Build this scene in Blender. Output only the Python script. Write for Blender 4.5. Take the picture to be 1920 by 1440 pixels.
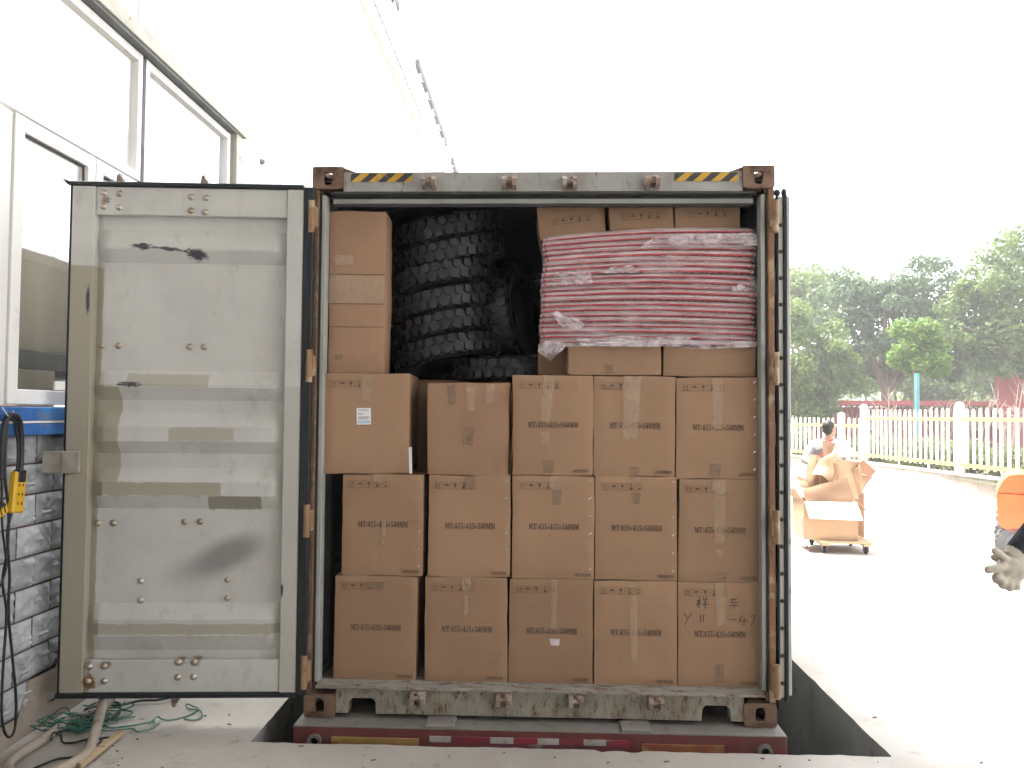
import bpy, bmesh, math, random
from mathutils import Vector, Matrix, Euler, noise
R = math.radians
random.seed(7)
sc = bpy.context.scene
for o in list(bpy.data.objects):
    bpy.data.objects.remove(o)
col = sc.collection

# ------------------------------------------------------------------ camera
CAM = Vector((0.0154, -4.2956, 1.636))
YAW, PIT, ROL, FPX = 0.03758, 0.03650, 0.00809, 1540.4
cam_d = bpy.data.cameras.new('camera')
cam = bpy.data.objects.new('camera', cam_d)
col.objects.link(cam)
rot = (Matrix.Rotation(YAW, 3, 'Z') @ Matrix.Rotation(PIT, 3, 'X') @ Matrix.Rotation(R(90), 3, 'X') @ Matrix.Rotation(ROL, 3, 'Z'))
cam.location = CAM
cam.rotation_euler = rot.to_euler()
cam_d.sensor_fit = 'HORIZONTAL'
cam_d.sensor_width = 36.0
cam_d.lens = 36.0 * FPX / 1920.0
cam_d.clip_start = 0.05
cam_d.clip_end = 1500
sc.camera = cam

# ------------------------------------------------------------------ light
SUN_EL, SUN_AZ = R(68), R(-62)         # veiled sun over the factory roof: the dock lies in shade, the yard in light
w = bpy.data.worlds.new('World')
sc.world = w
w.use_nodes = True
nt = w.node_tree
bg = nt.nodes['Background']
sky = nt.nodes.new('ShaderNodeTexSky')
sky.sky_type = 'NISHITA'
sky.sun_disc = False
sky.sun_elevation = SUN_EL
sky.sun_rotation = SUN_AZ
sky.air_density = 1.0
sky.dust_density = 2.0
sky.ozone_density = 1.0
hs = nt.nodes.new('ShaderNodeHueSaturation')
hs.inputs['Saturation'].default_value = 0.18
nt.links.new(sky.outputs[0], hs.inputs['Color'])
nt.links.new(hs.outputs[0], bg.inputs[0])
bg.inputs[1].default_value = 0.15
sl = bpy.data.lights.new('sun', 'SUN')
sl.energy = 2.6
sl.angle = R(20)
sl.color = (1.0, 0.96, 0.9)
so = bpy.data.objects.new('sun', sl)
col.objects.link(so)
sdir = Vector((math.sin(SUN_AZ) * math.cos(SUN_EL), math.cos(SUN_AZ) * math.cos(SUN_EL), math.sin(SUN_EL)))
so.rotation_euler = sdir.to_track_quat('Z', 'Y').to_euler()
vs = sc.view_settings
vs.view_transform = 'Standard'
vs.look = 'None'
vs.exposure = 2.8
vs.gamma = 1.0
sc.cycles.use_denoising = True
sc.cycles.max_bounces = 6
sc.cycles.diffuse_bounces = 3
sc.cycles.glossy_bounces = 2
sc.cycles.caustics_reflective = False
sc.cycles.caustics_refractive = False
sc.cycles.use_adaptive_sampling = True
sc.cycles.adaptive_threshold = .025
sc.cycles.transparent_max_bounces = 14

# ------------------------------------------------------------------ helpers
def ray(u, v):
    return rot @ Vector(((u - 960) / FPX, -(v - 720) / FPX, -1))
def at(u, v, Y):                      # photo point -> world point standing at distance Y
    d = ray(u, v); return CAM + d * ((Y - CAM.y) / d.y)
def atx(u, v, X):
    d = ray(u, v); return CAM + d * ((X - CAM.x) / d.x)
def atg(u, v, Z=0.0):
    d = ray(u, v); return CAM + d * ((Z - CAM.z) / d.z)

def setp(o, label=None, cat=None, group=None, kind=None):
    if label: o['label'] = label
    if cat: o['category'] = cat
    if group: o['group'] = group
    if kind: o['kind'] = kind
    return o
def empty(name, loc=(0, 0, 0), rz=0, label=None, cat=None, group=None):
    o = bpy.data.objects.new(name, None)
    o.empty_display_size = 0.1
    col.objects.link(o)
    o.location = loc
    o.rotation_euler = (0, 0, rz)
    return setp(o, label, cat, group)

class MB:
    def __init__(s):
        s.v = []; s.f = []
    def add(s, vs, fs):
        b = len(s.v)
        s.v += [tuple(x) for x in vs]
        s.f += [tuple(i + b for i in f) for f in fs]
        return s
    def box(s, x0, x1, y0, y1, z0, z1, M=None):
        vs = [Vector((x, y, z)) for x in (x0, x1) for y in (y0, y1) for z in (z0, z1)]
        if M: vs = [M @ p for p in vs]
        return s.add(vs, [(0, 1, 3, 2), (4, 6, 7, 5), (0, 4, 5, 1), (2, 3, 7, 6), (0, 2, 6, 4), (1, 5, 7, 3)])
    def cbox(s, x0, x1, y0, y1, z0, z1, c=0.004, M=None):   # chamfered box
        bm = bmesh.new()
        bmesh.ops.create_cube(bm, size=1)
        for q in bm.verts:
            q.co = Vector(((x0 + x1) / 2 + q.co.x * (x1 - x0), (y0 + y1) / 2 + q.co.y * (y1 - y0), (z0 + z1) / 2 + q.co.z * (z1 - z0)))
        bmesh.ops.bevel(bm, geom=list(bm.edges), offset=c, segments=1, affect='EDGES', profile=.5)
        bm.verts.index_update()
        vs = [M @ q.co if M else q.co.copy() for q in bm.verts]
        s.add(vs, [[q.index for q in f.verts] for f in bm.faces])
        bm.free()
        return s
    def tube(s, pts, r, n=8, cap=True, r_end=None):
        pts = [Vector(p) for p in pts]
        rings = []
        up = Vector((0, 0, 1))
        prev = None
        for i, p in enumerate(pts):
            t = (pts[min(i + 1, len(pts) - 1)] - pts[max(i - 1, 0)])
            if t.length < 1e-9: t = Vector((0, 0, 1))
            t.normalize()
            if prev is None:
                a = t.cross(up)
                if a.length < .1: a = t.cross(Vector((1, 0, 0)))
            else:
                a = prev - t * prev.dot(t)
                if a.length < 1e-6: a = t.cross(up)
            a.normalize(); prev = a
            b = t.cross(a)
            rr = (r[i] if isinstance(r, (list, tuple)) else (r if r_end is None else r + (r_end - r) * i / (len(pts) - 1)))
            rings.append([p + (a * math.cos(k * 2 * math.pi / n) + b * math.sin(k * 2 * math.pi / n)) * rr for k in range(n)])
        vs = [q for g in rings for q in g]
        fs = []
        for i in range(len(pts) - 1):
            for k in range(n):
                k2 = (k + 1) % n
                fs.append((i * n + k, i * n + k2, (i + 1) * n + k2, (i + 1) * n + k))
        if cap:
            fs.append(tuple(range(n))[::-1]); fs.append(tuple((len(pts) - 1) * n + k for k in range(n)))
        return s.add(vs, fs)
    def cyl(s, p0, p1, r, n=16, r1=None):
        return s.tube([p0, p1], r, n, True, r1)
    def lathe(s, prof, n=32, M=None, closed=False):         # prof: (r, z) round Z
        vs = []
        m = len(prof)
        for k in range(n):
            a = 2 * math.pi * k / n
            for r, z in prof:
                p = Vector((r * math.cos(a), r * math.sin(a), z))
                vs.append(M @ p if M else p)
        fs = []
        for k in range(n):
            k2 = (k + 1) % n
            for i in range(m if closed else m - 1):
                j = (i + 1) % m
                fs.append((k * m + i, k2 * m + i, k2 * m + j, k * m + j))
        return s.add(vs, fs)
    def prism(s, poly, h0, h1, axis='y', M=None):            # poly in the two other axes
        def P(a, b, h):
            p = Vector((a, h, b)) if axis == 'y' else (Vector((h, a, b)) if axis == 'x' else Vector((a, b, h)))
            return M @ p if M else p
        n = len(poly)
        vs = [P(a, b, h0) for a, b in poly] + [P(a, b, h1) for a, b in poly]
        fs = [tuple(range(n)), tuple(range(2 * n - 1, n - 1, -1))]
        fs += [(i, i + n, (i + 1) % n + n, (i + 1) % n) for i in range(n)]
        return s.add(vs, fs)
    def poly(s, pts):
        return s.add(pts, [tuple(range(len(pts)))])
    def sphere(s, c, r, n=12, m=8, M=None):
        c = Vector(c); r = Vector(r) if not isinstance(r, (int, float)) else Vector((r, r, r))
        prof = []
        vs = []; fs = []
        for i in range(m + 1):
            th = math.pi * i / m
            for k in range(n):
                a = 2 * math.pi * k / n
                p = Vector((math.sin(th) * math.cos(a) * r.x, math.sin(th) * math.sin(a) * r.y, math.cos(th) * r.z))
                vs.append(c + (M @ p if M else p))
        for i in range(m):
            for k in range(n):
                k2 = (k + 1) % n
                fs.append((i * n + k, (i + 1) * n + k, (i + 1) * n + k2, i * n + k2))
        return s.add(vs, fs)
    def capsule(s, p0, p1, r0, r1):
        p0 = Vector(p0); p1 = Vector(p1)
        d = (p1 - p0); L = d.length; d.normalize()
        pts = [p0 - d * r0 * .95, p0 - d * r0 * .7, p0 - d * r0 * .3, p0, p1, p1 + d * r1 * .3, p1 + d * r1 * .7, p1 + d * r1 * .95]
        rs = [r0 * .3, r0 * .72, r0 * .95, r0, r1, r1 * .95, r1 * .72, r1 * .3]
        return s.tube(pts, rs, 12)
    def grid(s, fn, nu, nv):                                  # fn(u, v) in 0..1
        vs = [fn(i / nu, j / nv) for j in range(nv + 1) for i in range(nu + 1)]
        fs = [(j * (nu + 1) + i, j * (nu + 1) + i + 1, (j + 1) * (nu + 1) + i + 1, (j + 1) * (nu + 1) + i) for j in range(nv) for i in range(nu)]
        return s.add(vs, fs)
    def mesh(s, name):
        me = bpy.data.meshes.new(name)
        me.from_pydata(s.v, [], s.f)
        bm = bmesh.new(); bm.from_mesh(me)
        bmesh.ops.recalc_face_normals(bm, faces=bm.faces)
        bm.to_mesh(me); bm.free()
        return me
    def build(s, name, m, parent=None, loc=None, rotv=None, smooth=None, label=None, cat=None, group=None, kind=None, raw=False):
        me = bpy.data.meshes.new(name)
        me.from_pydata(s.v, [], s.f)
        if not raw:
            bm = bmesh.new(); bm.from_mesh(me)
            bmesh.ops.recalc_face_normals(bm, faces=bm.faces)
            bm.to_mesh(me); bm.free()
        if m: me.materials.append(m)
        if smooth is not None:
            me.polygons.foreach_set('use_smooth', [True] * len(me.polygons))
            if smooth < 180: me.set_sharp_from_angle(angle=R(smooth))
        return obj(name, me, parent, loc, rotv, label, cat, group, kind)

def obj(name, me, parent=None, loc=None, rotv=None, label=None, cat=None, group=None, kind=None):
    o = bpy.data.objects.new(name, me)
    col.objects.link(o)
    if parent: o.parent = parent
    if loc is not None: o.location = loc
    if rotv is not None: o.rotation_euler = rotv
    return setp(o, label, cat, group, kind)

def copy_tree(o, parent=None):
    c = o.copy(); col.objects.link(c); c.parent = parent
    for ch in [x for x in bpy.data.objects if x.parent == o]:
        copy_tree(ch, c)
    return c

# ------------------------------------------------------------------ materials
class NT:
    def __init__(s, name):
        s.m = bpy.data.materials.new(name)
        s.m.use_nodes = True
        s.t = s.m.node_tree
        s.b = s.t.nodes['Principled BSDF']
        s.out = s.t.nodes['Material Output']
    def n(s, typ, **kw):
        x = s.t.nodes.new('ShaderNode' + typ)
        for k, v in kw.items(): setattr(x, k, v)
        return x
    def l(s, a, b): s.t.links.new(a, b)
    def setin(s, sock, v):
        if hasattr(v, 'is_linked') or isinstance(v, bpy.types.NodeSocket): s.l(v, sock)
        else: sock.default_value = v
    def math(s, op, a, b=None, c=None):
        x = s.n('Math', operation=op)
        s.setin(x.inputs[0], a)
        if b is not None: s.setin(x.inputs[1], b)
        if c is not None: s.setin(x.inputs[2], c)
        return x.outputs[0]
    def ramp(s, v, lo, hi, a=0.0, b=1.0):
        x = s.n('MapRange', interpolation_type='SMOOTHSTEP')
        s.setin(x.inputs[0], v)
        for i, q in enumerate((lo, hi, a, b)): x.inputs[i + 1].default_value = q
        return x.outputs[0]
    def mix(s, f, a, b, mode='MIX'):
        x = s.n('Mix', data_type='RGBA', blend_type=mode)
        s.setin(x.inputs[0], f)
        for i, q in ((6, a), (7, b)):
            if isinstance(q, tuple): x.inputs[i].default_value = (*q, 1) if len(q) == 3 else q
            else: s.l(q, x.inputs[i])
        return x.outputs[2]
    def coord(s, scale=(1, 1, 1), rnd=True, kind='Object'):
        tc = s.n('TexCoord')
        v = tc.outputs[kind]
        if rnd:
            oi = s.n('ObjectInfo')
            mu = s.math('MULTIPLY', oi.outputs['Random'], 37.0)
            va = s.n('VectorMath', operation='ADD')
            s.l(v, va.inputs[0]); s.l(mu, va.inputs[1])
            v = va.outputs[0]
        mp = s.n('Mapping'); mp.inputs['Scale'].default_value = scale
        s.l(v, mp.inputs[0])
        return mp.outputs[0]
    def noise(s, vec, scale, detail=4, rough=.55, dist=0.0):
        x = s.n('TexNoise'); s.l(vec, x.inputs['Vector'])
        x.inputs['Scale'].default_value = scale; x.inputs['Detail'].default_value = detail
        x.inputs['Roughness'].default_value = rough; x.inputs['Distortion'].default_value = dist
        return x.outputs[0]
    def bump(s, h, strength=.3, dist=.01):
        x = s.n('Bump'); x.inputs['Strength'].default_value = strength; x.inputs['Distance'].default_value = dist
        s.l(h, x.inputs['Height']); s.l(x.outputs[0], s.b.inputs['Normal'])

def mat(name, c, rough=.6, metal=0.0, c2=None, sc2=3.0, r2=(.4, .65), c3=None, sc3=9.0, r3=(.58, .66), stretch=(1, 1, 1), bump=0.0, bsc=60.0, bdist=.004, vary=.12, spec=.4, rnd=0.0, coat=0.0, kind='Object'):
    n = NT(name)
    v = n.coord((1, 1, 1), True, kind)
    vs_ = n.coord(stretch, True, kind)
    base = n.mix(n.ramp(n.noise(v, sc2), *r2), c, c2 if c2 else tuple(x * (1 - vary) for x in c))
    if c3: base = n.mix(n.ramp(n.noise(vs_, sc3, 6, .65), *r3), base, c3)
    if rnd:
        oi = n.n('ObjectInfo'); f = n.ramp(oi.outputs['Random'], 0, 1, 1 - rnd, 1 + rnd)
        h = n.n('HueSaturation'); n.l(base, h.inputs['Color']); n.l(f, h.inputs['Value']); base = h.outputs[0]
    n.l(base, n.b.inputs['Base Color'])
    n.b.inputs['Metallic'].default_value = metal
    n.b.inputs['Specular IOR Level'].default_value = spec
    n.b.inputs['Coat Weight'].default_value = coat
    n.l(n.ramp(n.noise(v, 11.0), .3, .7, max(rough - .1, .02), min(rough + .1, 1)), n.b.inputs['Roughness'])
    if bump: n.bump(n.noise(vs_, bsc, 5), bump, bdist)
    return n.m
# ---- concrete with stains
def concrete(name, c, c2, dark, sc=1.0, bump=.35):
    n = NT(name)
    v = n.coord((1, 1, 1), False)
    b = n.mix(n.ramp(n.noise(v, 1.1 * sc, 6), .35, .7), c, c2)
    b = n.mix(n.ramp(n.noise(v, 5.0 * sc, 8, .7), .56, .75), b, dark)
    b = n.mix(n.ramp(n.noise(v, 60.0 * sc, 3, .7), .62, .72, 0, .5), b, dark)
    n.l(b, n.b.inputs['Base Color'])
    n.b.inputs['Roughness'].default_value = .9
    n.b.inputs['Specular IOR Level'].default_value = .25
    h = n.math('ADD', n.noise(v, 70 * sc, 6, .7), n.math('MULTIPLY', n.noise(v, 9 * sc, 5), 1.5))
    n.bump(h, bump, .006)
    return n.m
def rusty(name, c, amount=.5, streak=(5, 5, .7), rust=(.115, .052, .024), grime=(.06, .052, .045), seed=0.0, rough=.62, light=None):
    n = NT(name)
    v = n.coord((1, 1, 1), True)
    s = n.coord(streak, True)
    b = n.mix(n.ramp(n.noise(v, 6, 5), .35, .7), c, tuple(x * .82 for x in c))
    if light: b = n.mix(n.ramp(n.noise(v, 9, 6, .7), .52, .6), b, light)
    b = n.mix(n.ramp(n.noise(s, 4.0, 6, .7), .66 - .25 * amount, .84 - .25 * amount, 0, .75), b, tuple(.55 * x + .45 * y for x, y in zip(c, rust)))
    b = n.mix(n.ramp(n.noise(n.coord(tuple(1 + (x - 1) * .35 for x in streak), True), 11.0, 9, .8), .69 - .25 * amount, .82 - .25 * amount), b, rust)
    b = n.mix(n.ramp(n.noise(s, 15.0, 5, .7), .62, .75, 0, .7), b, grime)
    n.l(b, n.b.inputs['Base Color'])
    n.b.inputs['Roughness'].default_value = rough
    n.b.inputs['Specular IOR Level'].default_value = .35
    n.bump(n.noise(v, 55, 6, .7), .35, .003)
    return n.m

M = {}
M['yard'] = concrete('yard_concrete', (.50, .47, .425), (.40, .37, .33), (.25, .225, .20), 1.15)
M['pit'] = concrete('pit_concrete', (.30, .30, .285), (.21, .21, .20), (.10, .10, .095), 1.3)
M['plinth'] = concrete('plinth_plaster', (.36, .30, .245), (.26, .215, .175), (.14, .11, .09), 2.5, .6)
M['kerb'] = concrete('kerb_concrete', (.36, .31, .27), (.22, .195, .165), (.12, .11, .085), 1.6, .4)
M['white_wall'] = mat('white_siding', (.80, .79, .77), .5, vary=.04)
M['white_pvc'] = mat('white_pvc', (.84, .82, .80), .35, vary=.03)
M['alu'] = mat('beige_trim', (.50, .47, .38), .5, c2=(.42, .40, .33), c3=(.16, .12, .08), sc3=14, r3=(.6, .7))
M['darktrim'] = mat('dark_seal', (.06, .045, .05), .5)
M['rubber_grey'] = mat('grey_soffit', (.17, .175, .175), .7)
M['blue'] = mat('blue_paint', (.03, .13, .40), .4, c2=(.05, .20, .52), sc2=6, c3=(.10, .17, .33), sc3=5)
M['mortar'] = mat('mortar', (.13, .085, .07), .9, bump=.4)
M['roofsheet'] = mat('roof_sheet', (.78, .76, .73), .5, vary=.05)
M['grey_paint'] = rusty('grey_paint', (.35, .35, .335), .52, (5, 5, 1))
M['sill_paint'] = rusty('worn_sill_paint', (.29, .275, .225), .80, (5, 5, .9), grime=(.09, .075, .055))
M['threshold'] = rusty('worn_threshold', (.33, .315, .285), .8, (1.5, 8, 8), grime=(.12, .095, .08))
M['casting'] = rusty('rusted_casting', (.20, .125, .085), .75, (3, 3, 3), rust=(.10, .05, .03))
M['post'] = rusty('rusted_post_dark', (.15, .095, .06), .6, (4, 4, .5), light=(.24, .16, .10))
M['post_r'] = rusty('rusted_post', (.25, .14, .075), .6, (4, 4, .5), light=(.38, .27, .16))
M['hinge'] = rusty('rusted_hinge', (.30, .185, .10), .6, (9, 9, 2), light=(.42, .31, .20))
M['inner'] = rusty('inner_grey', (.36, .37, .345), .25)
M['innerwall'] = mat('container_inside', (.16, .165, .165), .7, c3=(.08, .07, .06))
M['keeper'] = rusty('keeper_rust', (.28, .21, .17), .7, (3, 3, 3), rust=(.12, .07, .05), light=(.38, .34, .31))
M['gasket'] = mat('black_gasket', (.018, .02, .024), .5, spec=.3)
M['bolt'] = mat('steel_bolt', (.50, .46, .40), .38, .7, c2=(.36, .29, .22))
M['door_edge'] = mat('door_edge_paint', (.52, .53, .49), .5, c3=(.25, .22, .18), sc3=6)
M['floor_ply'] = mat('container_floor', (.10, .07, .05), .8)
M['dark_void'] = mat('dark_steel', (.05, .05, .05), .7)
M['trailer_red'] = rusty('trailer_red', (.155, .042, .040), .72, (2, 2, 5), rust=(.10, .06, .05), grime=(.12, .09, .08))
M['trailer_deck'] = rusty('trailer_deck', (.25, .235, .215), .5, (3, 3, 3), grime=(.10, .085, .075))
M['trailer_yel'] = mat('worn_yellow', (.33, .21, .06), .7, c2=(.25, .15, .055), c3=(.24, .07, .04), sc3=7, r3=(.5, .62), stretch=(.5, 1, 2.5))
M['trailer_mar'] = mat('maroon_band', (.17, .045, .055), .7, c2=(.12, .05, .055), c3=(.2, .16, .15), sc3=9)
M['refl_white'] = mat('reflector_white', (.40, .38, .36), .5, c2=(.30, .27, .25), sc2=9, c3=(.2, .14, .12), sc3=16, r3=(.5, .66))
M['refl_red'] = mat('reflector_red', (.26, .035, .055), .45, c2=(.17, .035, .045), c3=(.2, .12, .11), sc3=14)
M['steel'] = mat('dull_steel', (.25, .24, .23), .5, .5)
M['rubber'] = mat('tyre_rubber', (.028, .031, .038), .40, c2=(.02, .022, .028), c3=(.065, .068, .074), sc3=6, bump=.15)
M['black'] = mat('black_plastic', (.02, .02, .022), .45)
M['yellow'] = mat('yellow_plastic', (.72, .43, .02), .4)
M['cord_green'] = mat('green_cord', (.05, .17, .13), .6, c2=(.08, .22, .17))
M['hose'] = mat('beige_hose', (.40, .335, .28), .5, c2=(.30, .25, .21), c3=(.14, .11, .09), sc3=12)
M['wood'] = mat('pale_wood', (.52, .40, .25), .6, c2=(.42, .30, .18), stretch=(1, 14, 14), c3=(.25, .17, .1), sc3=5)
M['whiteplastic'] = mat('white_plastic', (.75, .74, .72), .4)

def cardboard(name, c, c2, rough=.72, rnd=.07):
    n = NT(name)
    v = n.coord((1, 1, 1), True)
    b = n.mix(n.ramp(n.noise(v, 2.2, 3), .3, .75), c, c2)
    fib = n.noise(n.coord((60, 60, 9), True), 6.0, 3, .6)
    b = n.mix(n.ramp(fib, .35, .7, 0, .22), b, tuple(x * .82 for x in c))
    b = n.mix(n.ramp(n.noise(v, 7, 7, .72), .60, .78, 0, .5), b, tuple(x * .66 for x in c))
    b = n.mix(n.ramp(n.noise(n.coord((3, 3, .7), True), 5, 6, .7), .60, .72, 0, .35), b, tuple(min(1, x * 1.28) for x in c))
    oi = n.n('ObjectInfo')
    h = n.n('HueSaturation'); n.l(b, h.inputs['Color'])
    n.l(n.ramp(oi.outputs['Random'], 0, 1, 1 - rnd, 1 + rnd), h.inputs['Value'])
    n.l(h.outputs[0], n.b.inputs['Base Color'])
    n.b.inputs['Roughness'].default_value = rough
    n.b.inputs['Specular IOR Level'].default_value = .3
    ht = n.math('ADD', n.math('MULTIPLY', n.noise(n.coord((1, 1, 24), True), 2.0, 3), .12), n.noise(v, 3.5, 4))
    n.bump(ht, .45, .014)
    return n.m
M['card'] = cardboard('cardboard', (.335, .208, .127), (.29, .179, .109), rnd=.10)
M['card_warm'] = cardboard('cardboard_worn', (.345, .208, .13), (.285, .17, .105))
M['card_pale'] = cardboard('cardboard_pale', (.47, .31, .19), (.40, .255, .15))
M['ink'] = mat('print_ink', (.065, .045, .034), .7, c2=(.14, .09, .06), sc2=60, r2=(.45, .7))
M['ink_mid'] = mat('print_ink_thin', (.09, .06, .042), .7, c2=(.16, .1, .065), sc2=50, r2=(.4, .65))
M['ink_faint'] = mat('print_ink_faint', (.11, .075, .05), .75, c2=(.2, .13, .08), sc2=60, r2=(.4, .7))
M['pencil'] = mat('marker_pen', (.07, .055, .05), .7, c2=(.13, .09, .065), sc2=30)
M['paper'] = mat('label_paper', (.74, .76, .80), .4)
M['paper_blue'] = mat('label_blue', (.45, .60, .75), .4)

def clear(name, c, alpha, rough, bumps=.5, bsc=35, var=.6):
    n = NT(name)
    v = n.coord((1, 1, 1), True)
    n.b.inputs['Base Color'].default_value = (*c, 1)
    n.b.inputs['Roughness'].default_value = rough
    n.b.inputs['Specular IOR Level'].default_value = .7
    n.l(n.ramp(n.noise(v, bsc * .6, 5, .65), .3, .7, alpha * (1 - var), min(1, alpha * (1 + var))), n.b.inputs['Alpha'])
    n.bump(n.noise(v, bsc, 4, .6, .6), bumps, .01)
    return n.m
M['tape'] = clear('clear_tape', (.56, .41, .29), .40, .2, .6, 13, .35)
M['tape_brown'] = clear('brown_tape', (.30, .188, .112), .6, .3, .4, 14, .2)
M['film'] = clear('plastic_film', (.92, .80, .82), .66, .22, .4, 9, .25)
M['film_loose'] = clear('loose_plastic_film', (.78, .70, .75), .45, .25, 1.0, 14, .9)
M['foam'] = mat('red_foam', (.56, .08, .09), .5, c2=(.46, .06, .075), sc2=5, c3=(.62, .30, .33), sc3=6, r3=(.54, .68), stretch=(.5, 1, 3), coat=.2)
M['foam_gap'] = mat('dark_red_gap', (.12, .02, .025), .8)

def glass(name, gl=.35):
    n = NT(name)
    t = n.n('BsdfTransparent'); g = n.n('BsdfGlossy'); mx = n.n('MixShader')
    t.inputs[0].default_value = (.95, .97, .97, 1)
    g.inputs['Roughness'].default_value = .03
    fr = n.n('LayerWeight'); fr.inputs[0].default_value = .35
    f = n.ramp(fr.outputs['Fresnel'], 0, 1, gl * .3, gl + .4)
    n.l(f, mx.inputs[0]); n.l(t.outputs[0], mx.inputs[1]); n.l(g.outputs[0], mx.inputs[2])
    n.l(mx.outputs[0], n.out.inputs[0])
    return n.m
M['glass'] = glass('window_glass', .3)

# ------------------------------------------------------------------ ground, pit
PX0, PX1, PY0, PY1, PD = -1.425, 1.705, -0.21, 16.0, -1.35
g = MB()
def sheet(x0, x1, y0, y1, z=0): g.poly([(x0, y0, z), (x1, y0, z), (x1, y1, z), (x0, y1, z)])
BIG = 150
rl = random.Random(3)
lip = []
N = 90
for i in range(N + 1):
    x = PX0 + (PX1 - PX0) * i / N
    y = PY0 + .012 * noise.noise((x * 3.1, 0, 5)) + .010 * noise.noise((x * 14, 3, 1)) - (0.02 if .28 < x < .50 else 0) * (1 if rl.random() < .7 else .4)
    if i in (0, N): y = PY0
    lip.append((x, y))
left = [(PX0 + (.012 * noise.noise((y * 4, 7, 2)) + .006 * noise.noise((y * 17, 1, 2)) if 0 < k < 80 else 0), y) for k, y in enumerate([PY0 + (PY1 - PY0) * (k / 80) ** 1.6 for k in range(81)])]
right = [(PX1 + (.007 * noise.noise((y * 4, 9, 2)) + .004 * noise.noise((y * 17, 4, 2)) if 0 < k < 80 else 0), y) for k, y in enumerate([PY0 + (PY1 - PY0) * (k / 80) ** 1.6 for k in range(81)])]
for i in range(N):
    (a, b), (c, d) = lip[i], lip[i + 1]
    g.poly([(a, -.8, 0), (c, -.8, 0), (c, d, 0), (a, b, 0)])
    g.poly([(a, b, 0), (c, d, 0), (c, d + .006, -.02), (a, b + .006, -.02)])
for k in range(80):
    (a, b), (c, d) = left[k], left[k + 1]
    g.poly([(-4, b, 0), (a, b, 0), (c, d, 0), (-4, d, 0)])
    (a, b), (c, d) = right[k], right[k + 1]
    g.poly([(a, b, 0), (4, b, 0), (4, d, 0), (c, d, 0)])
sheet(-4, PX0, -.8, PY0); sheet(PX1, 4, -.8, PY0)
sheet(-4, 4, PY1, BIG); sheet(-4, 4, -BIG, -.8)
sheet(-BIG, -4, -BIG, BIG); sheet(4, BIG, -BIG, BIG)
g.build('ground', M['yard'], kind='structure')
p = MB()
for i in range(N):
    (a, b), (c, d) = lip[i], lip[i + 1]
    p.poly([(a, b + .006, -.02), (c, d + .006, -.02), (c, PY0 + .01, PD), (a, PY0 + .01, PD)])
for k in range(80):
    (a, b), (c, d) = left[k], left[k + 1]
    p.poly([(a, b, 0), (c, d, 0), (PX0, d, PD), (PX0, b, PD)])
    (a, b), (c, d) = right[k], right[k + 1]
    p.poly([(a, b, 0), (c, d, 0), (PX1, d, PD), (PX1, b, PD)])
p.poly([(PX0, PY0, PD), (PX1, PY0, PD), (PX1, PY1, PD), (PX0, PY1, PD)])
p.poly([(PX0, PY1, PD), (PX1, PY1, PD), (PX1, PY1, 0), (PX0, PY1, 0)])
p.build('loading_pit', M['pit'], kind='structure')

# ------------------------------------------------------------------ unseen wall behind and canopy above, added to shade the dock
wh = MB()
wh.box(-12, 12, -9.3, -9.0, 0, 8.5)
wh.build('unseen_shade_wall', M['white_wall'], kind='structure')
wh = MB()
wh.box(-2.58, 2.6, -9.0, 0.7, 5.2, 5.4); wh.box(2.6, 7.5, -9.0, -2.2, 5.2, 5.4)
wh.build('unseen_shade_canopy', M['roofsheet'], kind='structure')

# ------------------------------------------------------------------ left building
XW = -2.60
bld = empty('factory_building', (XW, 0, 0), 0, 'white factory building with tall windows, blue ledge and grey stone base', 'building')
def bp(mb, name, m, **k): return mb.build(name, m, bld, (-XW, 0, 0), **k)
W0, W1 = -9.0, 24.0
m = MB()
m.box(XW - .12, XW, W0, -.40, 1.66, 3.10)
m.box(XW - .12, XW, W0, -2.2, 3.10, 4.10)
m.box(XW - .12, XW, W0, W1, 4.10, 7.40)
m.box(XW - .12, XW, 2.56, W1, 1.66, 4.10)
bp(m, 'wall', M['white_wall'])
m = MB()
y = -8.8
while y < W1:                                              # siding ribs
    if y > 2.7 or y < -2.3: m.box(XW, XW + .006, y, y + .04, 1.68, 7.38)
    else: m.box(XW, XW + .006, y, y + .04, 4.16, 7.38)
    y += .32
bp(m, 'siding_rib', M['white_wall'], kind='stuff')
m = MB(); m.box(-9.2, -9.0, W0, W1, 0, 7.6); m.box(-9.0, XW - .12, W1 - .1, W1, 0, 7.6); m.box(-9.0, XW - .12, W0, W0 + .1, 0, 7.6)
bp(m, 'hall_wall', M['white_wall'])
m = MB(); m.box(XW - .2, XW - .02, W0, W1, 0.0, 1.655)
bp(m, 'backing_wall', M['mortar'])
# blue ledge
m = MB(); m.cbox(XW - .02, XW + .055, W0, 2.6, 1.582, 1.652, .004); m.cbox(XW - .02, XW + .05, W0, 2.6, 1.51, 1.570, .004)
bp(m, 'ledge', M['blue'])
m = MB(); m.box(XW - .02, XW + .053, W0, 2.6, 1.571, 1.5815)
bp(m, 'ledge_strip', M['white_pvc'])
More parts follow.
